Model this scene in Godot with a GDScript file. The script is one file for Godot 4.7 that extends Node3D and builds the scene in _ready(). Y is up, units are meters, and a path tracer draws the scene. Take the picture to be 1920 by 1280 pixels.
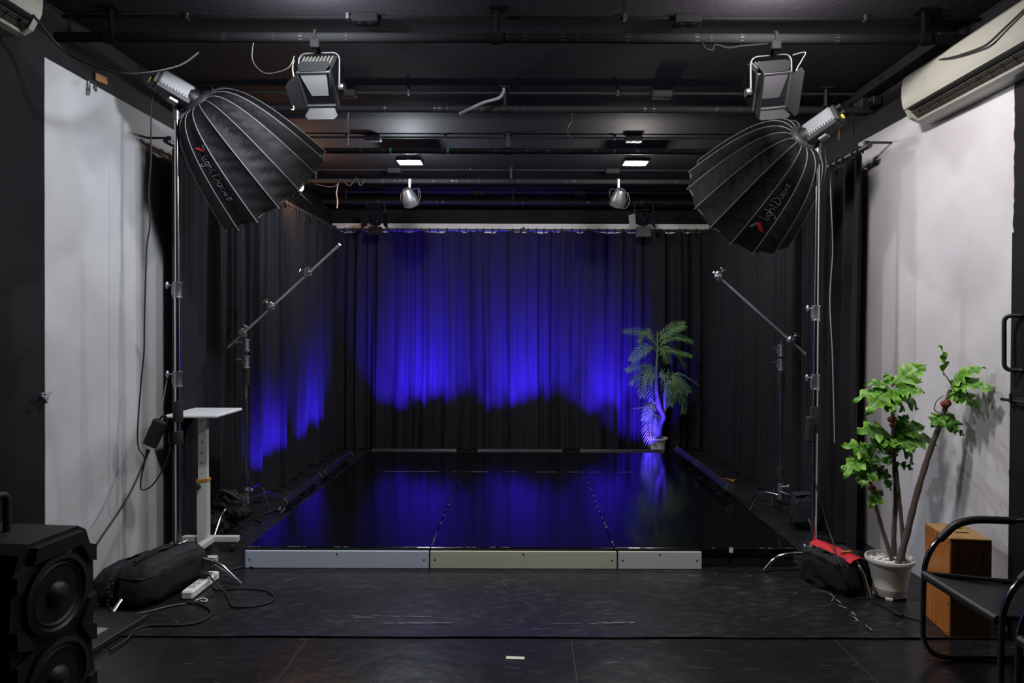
extends Node3D
# A small black-box video studio. Units are metres, y up, the stage lies towards -z. Eye height 1.6 m.

var M := {}
var names := {}
var rng := RandomNumberGenerator.new()
var noise := FastNoiseLite.new()


# ---------------------------------------------------------------- mesh helpers
class MB:
	var v := PackedVector3Array()
	var n := PackedVector3Array()
	var uv := PackedVector2Array()
	var col := PackedColorArray()
	var ink := Color.WHITE
	var xf := Transform3D()

	func tri(a: Vector3, b: Vector3, c: Vector3, na: Vector3, nb: Vector3, nc: Vector3, ua := Vector2.ZERO, ub := Vector2.ZERO, uc := Vector2.ZERO, ca = null, cb = null, cc = null) -> void:
		var k0 = ink if ca == null else ca
		var k1 = ink if cb == null else cb
		var k2 = ink if cc == null else cc
		if (xf.basis * (b - a)).cross(xf.basis * (c - a)).dot(xf.basis * (na + nb + nc)) > 0.0:
			v.append_array([xf * a, xf * c, xf * b])
			n.append_array([(xf.basis * na).normalized(), (xf.basis * nc).normalized(), (xf.basis * nb).normalized()])
			uv.append_array([ua, uc, ub])
			col.append_array([k0, k2, k1])
		else:
			v.append_array([xf * a, xf * b, xf * c])
			n.append_array([(xf.basis * na).normalized(), (xf.basis * nb).normalized(), (xf.basis * nc).normalized()])
			uv.append_array([ua, ub, uc])
			col.append_array([k0, k1, k2])

	func quad(a: Vector3, b: Vector3, c: Vector3, d: Vector3, nn: Vector3) -> void:
		tri(a, b, c, nn, nn, nn, Vector2(0, 0), Vector2(1, 0), Vector2(1, 1))
		tri(a, c, d, nn, nn, nn, Vector2(0, 0), Vector2(1, 1), Vector2(0, 1))

	func box(c: Vector3, s: Vector3, b := 0.002, basis := Basis()) -> void:
		var keep := xf
		xf = xf * Transform3D(basis, c)
		var h := s / 2.0
		b = minf(b, minf(h.x, minf(h.y, h.z)) * 0.9)
		var q := h - Vector3(b, b, b)
		for a in 3:
			var e := (a + 1) % 3
			var g := (a + 2) % 3
			for sg in [-1.0, 1.0]:
				var p := []
				for k in [[-1, -1], [1, -1], [1, 1], [-1, 1]]:
					var w := Vector3()
					w[a] = sg * h[a]
					w[e] = k[0] * q[e]
					w[g] = k[1] * q[g]
					p.append(w)
				var nn := Vector3()
				nn[a] = sg
				quad(p[0], p[1], p[2], p[3], nn)
			if b > 0.0:
				for se in [-1.0, 1.0]:
					for sg in [-1.0, 1.0]:
						var p := []
						for k in [[-1, 0], [1, 0], [1, 1], [-1, 1]]:
							var w := Vector3()
							w[a] = k[0] * q[a]
							w[e] = se * (h[e] if k[1] == 0 else q[e])
							w[g] = sg * (q[g] if k[1] == 0 else h[g])
							p.append(w)
						var nn := Vector3()
						nn[e] = se
						nn[g] = sg
						quad(p[0], p[1], p[2], p[3], nn.normalized())
		if b > 0.0:
			for sx in [-1.0, 1.0]:
				for sy in [-1.0, 1.0]:
					for sz in [-1.0, 1.0]:
						var nn := Vector3(sx, sy, sz).normalized()
						tri(Vector3(sx * h.x, sy * q.y, sz * q.z), Vector3(sx * q.x, sy * h.y, sz * q.z), Vector3(sx * q.x, sy * q.y, sz * h.z), nn, nn, nn)
		xf = keep

	# a tube along points, r one radius or one per point; flat < 1 squashes the section along "up"
	func tube(pts, r, sides := 8, cap := true, flat := 1.0) -> void:
		var m: int = pts.size()
		var rings := []
		var nrm := []
		var t0: Vector3 = (pts[1] - pts[0]).normalized()
		var u := t0.cross(Vector3.UP if absf(t0.y) < 0.95 else Vector3.RIGHT).normalized()
		for i in m:
			var t: Vector3
			if i == 0: t = t0
			elif i == m - 1: t = (pts[m - 1] - pts[m - 2]).normalized()
			else: t = ((pts[i + 1] - pts[i]).normalized() + (pts[i] - pts[i - 1]).normalized()).normalized()
			u = (u - t * u.dot(t)).normalized()
			var w := t.cross(u)
			var rr: float = r if not (r is Array or r is PackedFloat32Array) else r[i]
			var ring := []
			var rn := []
			for k in sides:
				var a := TAU * k / sides
				var dd := u * cos(a) + w * sin(a) * flat
				ring.append(pts[i] + dd * rr)
				rn.append((u * cos(a) * flat + w * sin(a)).normalized())
			rings.append(ring)
			nrm.append(rn)
		for i in m - 1:
			for k in sides:
				var j := (k + 1) % sides
				tri(rings[i][k], rings[i][j], rings[i + 1][j], nrm[i][k], nrm[i][j], nrm[i + 1][j])
				tri(rings[i][k], rings[i + 1][j], rings[i + 1][k], nrm[i][k], nrm[i + 1][j], nrm[i + 1][k])
		if cap:
			for e in [0, m - 1]:
				var nn: Vector3 = (pts[0] - pts[1]).normalized() if e == 0 else (pts[m - 1] - pts[m - 2]).normalized()
				for k in sides:
					tri(pts[e], rings[e][k], rings[e][(k + 1) % sides], nn, nn, nn)

	# profile of Vector2(radius, height) turned about the local y axis
	func lathe(prof: Array, sides := 20, basis := Basis(), at := Vector3.ZERO, crease := 0.7) -> void:
		var keep := xf
		xf = xf * Transform3D(basis, at)
		var sn := []
		for i in prof.size() - 1:
			var d: Vector2 = prof[i + 1] - prof[i]
			sn.append(Vector2(d.y, -d.x).normalized())
		for i in prof.size() - 1:
			var a: Vector2 = sn[i]
			var b: Vector2 = sn[i]
			if i > 0 and sn[i - 1].dot(sn[i]) > crease: a = (sn[i - 1] + sn[i]).normalized()
			if i < sn.size() - 1 and sn[i + 1].dot(sn[i]) > crease: b = (sn[i + 1] + sn[i]).normalized()
			for k in sides:
				var c0 := Vector2(cos(TAU * k / sides), sin(TAU * k / sides))
				var c1 := Vector2(cos(TAU * (k + 1) / sides), sin(TAU * (k + 1) / sides))
				var f := func(p: Vector2, c: Vector2) -> Vector3: return Vector3(c.x * p.x, p.y, c.y * p.x)
				var p0: Vector3 = f.call(prof[i], c0)
				var p1: Vector3 = f.call(prof[i], c1)
				var p2: Vector3 = f.call(prof[i + 1], c1)
				var p3: Vector3 = f.call(prof[i + 1], c0)
				var n0: Vector3 = f.call(a, c0)
				var n1: Vector3 = f.call(a, c1)
				var n2: Vector3 = f.call(b, c1)
				var n3: Vector3 = f.call(b, c0)
				if prof[i].x > 1e-5: tri(p0, p1, p2, n0, n1, n2)
				if prof[i + 1].x > 1e-5: tri(p0, p2, p3, n0, n2, n3)
		xf = keep

	func cyl(a: Vector3, b: Vector3, r: float, sides := 14) -> void:
		tube([a, b], r, sides)

	# polygon in local xy, pushed along local z from 0 to depth
	func prism(poly: PackedVector2Array, depth: float, basis := Basis(), at := Vector3.ZERO) -> void:
		var keep := xf
		xf = xf * Transform3D(basis, at)
		var ix := Geometry2D.triangulate_polygon(poly)
		for z in [0.0, depth]:
			var nn := Vector3(0, 0, -1 if (z == 0.0) == (depth > 0.0) else 1)
			for i in range(0, ix.size(), 3):
				tri(Vector3(poly[ix[i]].x, poly[ix[i]].y, z), Vector3(poly[ix[i + 1]].x, poly[ix[i + 1]].y, z), Vector3(poly[ix[i + 2]].x, poly[ix[i + 2]].y, z), nn, nn, nn)
		var cw := Geometry2D.is_polygon_clockwise(poly)
		for i in poly.size():
			var a := poly[i]
			var b := poly[(i + 1) % poly.size()]
			var e := (b - a).normalized()
			var nn := Vector3(e.y, -e.x, 0) * (-1.0 if cw else 1.0)
			quad(Vector3(a.x, a.y, 0), Vector3(b.x, b.y, 0), Vector3(b.x, b.y, depth), Vector3(a.x, a.y, depth), nn)
		xf = keep

	# smooth sheet f(u, v) with u, v in 0..1; colour c(u, v) optional
	func grid(nu: int, nv: int, f: Callable, c = null, flip := false) -> void:
		var p := []
		for i in nu + 1:
			var row := PackedVector3Array()
			for j in nv + 1: row.append(f.call(float(i) / nu, float(j) / nv))
			p.append(row)
		var q := []
		for i in nu + 1:
			var row := PackedVector3Array()
			for j in nv + 1:
				var du: Vector3 = p[mini(i + 1, nu)][j] - p[maxi(i - 1, 0)][j]
				var dv: Vector3 = p[i][mini(j + 1, nv)] - p[i][maxi(j - 1, 0)]
				var nn := du.cross(dv)
				if nn.length_squared() < 1e-16: nn = Vector3.UP
				row.append((-nn if flip else nn).normalized())
			q.append(row)
		for i in nu:
			for j in nv:
				var ua := Vector2(float(i) / nu, float(j) / nv)
				var ub := Vector2(float(i + 1) / nu, float(j) / nv)
				var uc := Vector2(float(i + 1) / nu, float(j + 1) / nv)
				var ud := Vector2(float(i) / nu, float(j + 1) / nv)
				var ka = null
				var kb = null
				var kc = null
				var kd = null
				if c != null:
					ka = c.call(ua.x, ua.y)
					kb = c.call(ub.x, ub.y)
					kc = c.call(uc.x, uc.y)
					kd = c.call(ud.x, ud.y)
				tri(p[i][j], p[i + 1][j], p[i + 1][j + 1], q[i][j], q[i + 1][j], q[i + 1][j + 1], ua, ub, uc, ka, kb, kc)
				tri(p[i][j], p[i + 1][j + 1], p[i][j + 1], q[i][j], q[i + 1][j + 1], q[i][j + 1], ua, uc, ud, ka, kc, kd)

	func ball(c: Vector3, r: Vector3, nu := 14, nv := 8) -> void:
		grid(nu, nv, func(a: float, b: float) -> Vector3:
			return c + Vector3(r.x * cos(a * TAU) * sin(b * PI), r.y * cos(b * PI), r.z * sin(a * TAU) * sin(b * PI)))


func curve(pts: Array, per := 8) -> Array:
	var o := []
	for i in pts.size() - 1:
		var a: Vector3 = pts[maxi(i - 1, 0)]
		var b: Vector3 = pts[i]
		var c: Vector3 = pts[i + 1]
		var d: Vector3 = pts[mini(i + 2, pts.size() - 1)]
		for k in per: o.append(b.cubic_interpolate(c, a, d, float(k) / per))
	o.append(pts[pts.size() - 1])
	return o


func rounded(pts: Array, r: float, per := 6) -> Array:   # a polyline with its corners rounded
	var o := [pts[0]]
	for i in range(1, pts.size() - 1):
		var a: Vector3 = pts[i] + (pts[i - 1] - pts[i]).normalized() * minf(r, pts[i].distance_to(pts[i - 1]) * 0.49)
		var b: Vector3 = pts[i] + (pts[i + 1] - pts[i]).normalized() * minf(r, pts[i].distance_to(pts[i + 1]) * 0.49)
		for k in per + 1:
			var t := float(k) / per
			o.append(a.lerp(pts[i], t).lerp(pts[i].lerp(b, t), t))
	o.append(pts[pts.size() - 1])
	return o


func numbered(called: String, parent: Node) -> String:
	var key := "%d/%s" % [parent.get_instance_id(), called]
	names[key] = names.get(key, -1) + 1
	return called if names[key] == 0 else "%s_%03d" % [called, names[key]]


func origin_of(o: Node) -> Vector3:
	var p := Vector3.ZERO
	while o != self:
		p += o.position
		o = o.get_parent()
	return p


func put(mb: MB, called: String, material: Material, parent: Node = self) -> MeshInstance3D:
	var off := origin_of(parent)
	var base := Vector3.ZERO
	if parent == self and mb.v.size():        # a thing of one mesh stands at its own base
		var lo := mb.v[0]
		var hi := mb.v[0]
		for q in mb.v:
			lo = lo.min(q)
			hi = hi.max(q)
		base = Vector3((lo.x + hi.x) / 2, lo.y, (lo.z + hi.z) / 2)
	var vv := mb.v.duplicate()
	for i in vv.size(): vv[i] -= off + base
	var a := []
	a.resize(Mesh.ARRAY_MAX)
	a[Mesh.ARRAY_VERTEX] = vv
	a[Mesh.ARRAY_NORMAL] = mb.n
	a[Mesh.ARRAY_TEX_UV] = mb.uv
	a[Mesh.ARRAY_COLOR] = mb.col
	var me := ArrayMesh.new()
	me.add_surface_from_arrays(Mesh.PRIMITIVE_TRIANGLES, a)
	me.surface_set_material(0, material)
	var o := MeshInstance3D.new()
	o.mesh = me
	o.name = numbered(called, parent)
	o.position = base
	parent.add_child(o, true)
	return o


func tag(o: Node, label: String, category: String, group := "") -> Node:
	o.set_meta("label", label)
	o.set_meta("category", category)
	if group: o.set_meta("group", group)
	return o


func thing(called: String, label: String, category: String, at: Vector3, group := "") -> Node3D:
	var o := Node3D.new()
	o.name = numbered(called, self)
	o.position = at
	add_child(o, true)
	tag(o, label, category, group)
	return o


func struct(o: Node) -> Node:
	o.set_meta("kind", "structure")
	return o


func look(f: Vector3, up := Vector3.UP) -> Basis:     # local z along f, local y near up
	var z := f.normalized()
	var x := up.cross(z).normalized()
	return Basis(x, z.cross(x), z)


func along(d: Vector3) -> Basis:                      # local y along d
	var y := d.normalized()
	var x := y.cross(Vector3.FORWARD if absf(y.z) < 0.9 else Vector3.RIGHT).normalized()
	return Basis(x, y, x.cross(y))


func mat(hex: String, rough := 0.6, metal := 0.0, spec := 0.5) -> StandardMaterial3D:
	var m := StandardMaterial3D.new()
	m.albedo_color = Color(hex)
	m.roughness = rough
	m.metallic = metal
	m.metallic_specular = spec
	return m


func noise_tex(freq: float, lo: String, hi: String, sd: int, size := 512, normal := false, octaves := 4) -> NoiseTexture2D:
	var f := FastNoiseLite.new()
	f.seed = sd
	f.frequency = freq
	f.fractal_octaves = octaves
	var t := NoiseTexture2D.new()
	t.width = size
	t.height = size
	t.seamless = true
	t.noise = f
	if normal:
		t.as_normal_map = true
		t.bump_strength = 3.0
	else:
		var g := Gradient.new()
		g.offsets = PackedFloat32Array([0.25, 0.75])
		g.colors = PackedColorArray([Color(lo), Color(hi)])
		t.color_ramp = g
	return t


func lamp_spot(called: String, at: Vector3, towards: Vector3, c: Color, e: float, angle: float, blend: float, size := 0.02) -> void:
	var l := SpotLight3D.new()
	l.name = numbered(called, self)
	l.light_color = c
	l.light_energy = e
	l.spot_angle = angle
	l.spot_angle_attenuation = blend
	l.spot_range = 12.0
	l.spot_attenuation = 2.0
	l.light_size = size
	l.shadow_enabled = true
	l.transform = Transform3D(look(at - towards, Vector3.UP if absf((towards - at).normalized().y) < 0.97 else Vector3.RIGHT), at)
	add_child(l, true)


func lamp_omni(called: String, at: Vector3, c: Color, e: float, size: float) -> void:
	var l := OmniLight3D.new()
	l.name = numbered(called, self)
	l.light_color = c
	l.light_energy = e
	l.light_size = size
	l.omni_range = 14.0
	l.omni_attenuation = 2.0
	l.shadow_enabled = true
	l.position = at
	add_child(l, true)


func lamp_area(called: String, at: Vector3, towards: Vector3, c: Color, e: float, size: Vector2) -> void:
	var l := AreaLight3D.new()
	l.name = numbered(called, self)
	l.light_color = c
	l.light_energy = e
	l.area_size = size
	l.area_range = 14.0
	l.area_attenuation = 2.0
	l.shadow_enabled = true
	l.transform = Transform3D(look(at - towards, Vector3.UP if absf((towards - at).normalized().y) < 0.97 else Vector3.BACK), at)
	add_child(l, true)


# the four floodlights under the ceiling: where, which way their glass faces, power
const FLOODS := [
	[Vector3(-1.1, 3.27, -3.36), Vector3(0.0, -0.8, -0.6), 2.3, Color(0.95, 0.97, 1.0)],
	[Vector3(1.28, 3.27, -3.36), Vector3(0.0, -0.8, -0.6), 2.6, Color(1.0, 0.97, 0.97)],
	[Vector3(-1.12, 3.19, -6.62), Vector3(0.0, -1.0, 0.0), 2.4, Color(0.93, 0.97, 1.0)],
	[Vector3(1.06, 3.19, -6.62), Vector3(0.0, -1.0, 0.0), 1.6, Color(1.0, 0.98, 0.95)],
]
const BLUE := Color(0.235, 0.11, 1.0)
# the upward LED bars: ends, the way they throw, power, half angle
const BARS := [
	[Vector3(-1.83, 0.1, -8.2), Vector3(-0.83, 0.1, -8.2), Vector3(0.0, 0.83, -0.56), 100.0, 24.0],
	[Vector3(-0.56, 0.1, -8.2), Vector3(0.44, 0.1, -8.2), Vector3(0.0, 0.83, -0.56), 88.0, 24.0],
	[Vector3(0.67, 0.1, -8.2), Vector3(1.66, 0.1, -8.2), Vector3(0.0, 0.80, -0.60), 80.0, 24.0],
	[Vector3(-2.06, 0.1, -5.8), Vector3(-2.06, 0.1, -6.8), Vector3(-0.34, 0.37, -0.16), 26.0, 23.0],
	[Vector3(-2.06, 0.1, -6.95), Vector3(-2.06, 0.1, -8.0), Vector3(-0.34, 0.5, -0.22), 34.0, 22.0],
]


func _ready() -> void:
	rng.seed = 7
	noise.seed = 3
	noise.frequency = 1.0
	# camera: eye at 1.6 m, lens 24 mm, shifted a little
	var cam := Camera3D.new()
	cam.name = "camera"
	cam.projection = Camera3D.PROJECTION_FRUSTUM
	cam.near = 0.05
	cam.far = 60.0
	cam.size = 0.05
	cam.frustum_offset = Vector2(-25.0 / 1280.0 * 0.05, -9.2 / 1280.0 * 0.05)
	cam.position = Vector3(0, 1.6, 0)
	cam.basis = Basis(Vector3.RIGHT, deg_to_rad(-0.75)) * Basis(Vector3.BACK, deg_to_rad(0.17))
	add_child(cam, true)
	cam.make_current()
	var env := Environment.new()
	env.background_mode = Environment.BG_COLOR
	env.background_color = Color.BLACK
	env.tonemap_mode = Environment.TONE_MAPPER_LINEAR
	env.tonemap_exposure = 1.0
	env.sdfgi_enabled = true
	env.ssao_enabled = true
	env.ssil_enabled = true
	var we := WorldEnvironment.new()
	we.name = "environment"
	we.environment = env
	add_child(we, true)
	for f in FLOODS:
		var d: Vector3 = f[1].normalized()
		lamp_omni("floodlight_glow", f[0] + d * 0.05, f[3], f[2] * (0.33 if f[0].z > -4.0 else 0.75), 0.05)
		lamp_area("floodlight_panel", f[0] + d * 0.012, f[0] + d, f[3], f[2] * (1.45 if f[0].z > -4.0 else 0.6), Vector2(0.21, 0.15))
	for b in BARS:
		for k in 3:
			var q: Vector3 = b[0].lerp(b[1], 0.5 + (k - 1) * 0.3) + Vector3(0, 0.045, 0)
			if k == 2 and b[1].x > 1.0:
				lamp_spot("led_bar_glow", q, q + Vector3(0.02, 0.55, -0.8), BLUE, 14.0, 40.0, 1.0)
				continue
			lamp_spot("led_bar_glow", q, q + b[2] + Vector3(0, [0.0, 0.0, 0.1][k], 0), BLUE, b[3] * [0.27, 0.42, 0.31][k], b[4] + [5.0, 0.0, 1.0][k], 1.0)
	lamp_spot_warm()
	materials()
	room()
	stage()
	curtains()
	ceiling_gear()
	air_conditioners()
	light_stands()
	boom_stands()
	furniture()
	plants()
	cables_and_floor_things()


func lamp_spot_warm() -> void:
	lamp_omni("candle_bulb_glow", Vector3(-2.252, 3.018, -6.900), Color(1.0, 0.72, 0.52), 0.4, 0.015)


func glow(hex: String, e: float) -> StandardMaterial3D:
	var m := mat(hex, 0.4)
	m.emission_enabled = true
	m.emission = Color(hex)
	m.emission_energy_multiplier = e
	return m


func materials() -> void:
	M.black_wall = mat("18181a", 0.75, 0.0, 0.35)
	M.black_wall.albedo_texture = noise_tex(0.01, "d0d0d0", "ffffff", 4)
	M.black_wall.uv1_triplanar = true
	M.black_wall.uv1_world_triplanar = true
	M.black_wall.uv1_scale = Vector3(0.4, 0.4, 0.4)
	M.ceiling = mat("2b292e", 0.8, 0.0, 0.25)
	M.ceiling.normal_enabled = true
	M.ceiling.normal_texture = noise_tex(0.03, "", "", 9, 512, true)
	M.ceiling.normal_scale = 0.25
	M.ceiling.uv1_triplanar = true
	M.ceiling.uv1_world_triplanar = true
	M.white_wall = mat("d3d2d5", 0.85, 0.0, 0.3)
	M.white_wall.albedo_texture = noise_tex(0.004, "eeecec", "ffffff", 12)
	M.white_wall.normal_enabled = true
	M.white_wall.normal_texture = noise_tex(0.012, "", "", 19, 512, true)
	M.white_wall.normal_scale = 0.15
	M.white_wall.uv1_triplanar = true
	M.white_wall.uv1_world_triplanar = true
	M.white_wall.uv1_scale = Vector3(0.5, 0.5, 0.5)
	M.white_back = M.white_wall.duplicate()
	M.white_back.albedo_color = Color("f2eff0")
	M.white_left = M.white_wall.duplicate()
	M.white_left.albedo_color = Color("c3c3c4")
	M.cloth = mat("232226", 0.95, 0.0, 0.2)
	M.cloth.rim_enabled = true
	M.cloth.rim = 0.05
	M.strap = mat("1c1c1e", 0.8)
	M.bag = mat("1d1d20", 0.7, 0.0, 0.35)
	M.bag.normal_enabled = true
	M.bag.normal_texture = noise_tex(0.02, "", "", 23, 256, true)
	M.bag.normal_scale = 0.7
	M.bag.uv1_triplanar = true
	M.bag.uv1_scale = Vector3(4, 4, 4)
	M.dome = mat("121214", 0.66, 0.0, 0.4)
	M.piping = mat("8a8a90", 0.5)
	M.chrome = mat("d8d8da", 0.16, 1.0)
	M.chrome_dark = mat("a6a49e", 0.22, 1.0)
	M.cast = mat("b4b4b6", 0.38, 0.9)
	M.steel = mat("77777a", 0.4, 0.8)
	M.black_metal = mat("1b1b1d", 0.5, 0.2)
	M.grey_metal = mat("3a3a3d", 0.5, 0.3)
	M.pipe = mat("262628", 0.7, 0.0, 0.3)
	M.black_shaded = mat("0c0c0d", 0.9, 0.0, 0.2)  # pipe tone darkened where little light reaches the nearest pipe; also on black fittings
	M.rubber = mat("131314", 0.7)
	M.wire = mat("161617", 0.55)
	M.white_plastic = mat("f4f4ee", 0.4)
	M.ac_white = mat("9e9d92", 0.28)
	M.ac_dark = mat("121210", 0.5)
	M.ac_louver = mat("37352d", 0.5)
	M.lamp_grey = mat("d4d6d6", 0.35, 0.1)
	M.lamp_mid = mat("8c8e8e", 0.35, 0.1)
	M.flap_dark = mat("1e1e20", 0.6)
	M.flap_black = mat("0e0e0f", 0.8, 0.0, 0.3)
	M.fin = mat("33332f", 0.5)
	M.flood_glass = glow("f4fbff", 4.0)
	M.candle = glow("ffe6c8", 5.0)
	M.blue_lens = glow("3a1cff", 0.35)
	M.boom = mat("f4f4f6", 0.4, 0.45)
	M.speaker = mat("0e0e0f", 0.55)
	M.fascia_blue = mat("c2ccdb", 0.6)
	M.fascia_green = mat("c4c5b2", 0.6)
	M.fascia_grey = mat("c6c9c4", 0.6)
	M.desk_top = mat("e2e2e6", 0.4)
	M.desk_leg = mat("c3c6bd", 0.45)
	M.tape_orange = mat("a8793c", 0.6)
	M.tape_cream = mat("d9d7c0", 0.7)
	M.khaki = mat("6f6a4c", 0.5)
	M.tape_green = mat("3fae8c", 0.7)
	M.red = mat("c8202a", 0.7)
	M.leather = mat("1b1b1c", 0.42, 0.0, 0.5)
	M.cardboard = mat("26231f", 0.4)
	M.label_grey = mat("8d8f93", 0.5)
	M.pebble = mat("e2dfd6", 0.7)
	M.pot = mat("dedcd2", 0.45)
	M.bark = mat("5b5049", 0.85)
	M.palm_bark = mat("6f675c", 0.85)
	M.bract = mat("7a2e1c", 0.7)
	M.green = StandardMaterial3D.new()
	M.green.vertex_color_use_as_albedo = true
	M.green.roughness = 0.45
	M.green.backlight_enabled = true
	M.green.backlight = Color(0.25, 0.35, 0.1)
	M.palm = StandardMaterial3D.new()
	M.palm.vertex_color_use_as_albedo = true
	M.palm.roughness = 0.5
	M.palm_stem = mat("5f7a3e", 0.5)
	M.stage_top = mat("0b0b0d", 0.13, 0.0, 0.5)
	M.stage_top.roughness_texture = noise_tex(0.012, "d0d0d0", "ffffff", 31)
	M.stage_top.uv1_triplanar = true
	M.stage_top.uv1_world_triplanar = true
	M.stage_edge = mat("1c1b1c", 0.5)
	M.vinyl = vinyl(true)
	M.vinyl_dark = vinyl(false)
	M.wood = wood("c9803a", "a9642a", 41)
	M.wood_dark_shaded = wood("5a3d20", "3c2812", 43)  # dark glossy wood, with the shade of the unlit faces painted in
	M.wood_top = wood("c49a5c", "a37c42", 45)
	M.ink = mat("0d0d0d", 0.6)
	M.print = mat("9a9a9e", 0.6)


func vinyl(scuffed: bool) -> StandardMaterial3D:      # black dance vinyl, worn and scratched; 3 m by 3 m of it
	var im := Image.create(1024, 1024, false, Image.FORMAT_RGB8)
	var a := FastNoiseLite.new()
	a.seed = 51 if scuffed else 52
	a.frequency = 0.006
	a.fractal_octaves = 5
	var b := FastNoiseLite.new()
	b.seed = 57
	b.frequency = 0.03
	b.fractal_octaves = 4
	for y in 1024:
		for x in 1024:
			var k := a.get_noise_2d(x, y) * 0.5 + 0.5
			var s := maxf(0.0, b.get_noise_2d(x * 0.7, y * 1.6) + 0.1) * (1.0 if scuffed else 0.5)
			var g := 0.09 + 0.05 * k + 0.18 * s * k
			im.set_pixel(x, y, Color(g, g, g * 1.07))
	var r := RandomNumberGenerator.new()
	r.seed = 5
	for i in (700 if scuffed else 240):
		var p := Vector2(r.randf() * 1024, r.randf() * 1024)
		var d := Vector2.RIGHT.rotated(r.randfn(0.0, 0.5)) * (1.0 if r.randf() < 0.8 else -1.0)
		var w := r.randfn(0.0, 0.006)
		var bright := r.randf_range(0.06, 0.3)
		for k in int(r.randf_range(6, 46)):
			p += d
			d = d.rotated(w)
			var q := Vector2i(posmod(int(p.x), 1024), posmod(int(p.y), 1024))
			var c := im.get_pixelv(q)
			im.set_pixelv(q, Color(c.r + bright, c.g + bright, c.b + bright))
	var m := StandardMaterial3D.new()
	m.albedo_texture = ImageTexture.create_from_image(im)
	m.uv1_triplanar = true
	m.uv1_world_triplanar = true
	m.uv1_scale = Vector3(0.33, 0.33, 0.33)
	m.roughness = 0.34 if scuffed else 0.26
	m.metallic_specular = 0.4
	m.normal_enabled = true
	m.normal_texture = noise_tex(0.03, "", "", 63, 512, true)
	m.normal_scale = 0.12
	return m


func wood(hi: String, lo: String, sd: int) -> StandardMaterial3D:      # upright fine grain
	var im := Image.create(256, 256, false, Image.FORMAT_RGB8)
	var a := FastNoiseLite.new()
	a.seed = sd
	a.frequency = 0.05
	a.fractal_octaves = 5
	for y in 256:
		for x in 256:
			var k := clampf(a.get_noise_2d(x * 1.6, y * 0.05) * 0.8 + 0.5, 0.0, 1.0)
			im.set_pixel(x, y, Color(lo).lerp(Color(hi), k))
	var m := StandardMaterial3D.new()
	m.albedo_texture = ImageTexture.create_from_image(im)
	m.uv1_triplanar = true
	m.uv1_scale = Vector3(2.2, 2.2, 2.2)
	m.roughness = 0.3
	return m


# ---------------------------------------------------------------- the room
func slab(called: String, lo: Vector3, hi: Vector3, m: Material) -> MeshInstance3D:
	var b := MB.new()
	b.box((lo + hi) / 2, hi - lo, 0.0)
	var o := put(b, called, m)
	struct(o)
	return o


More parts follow.
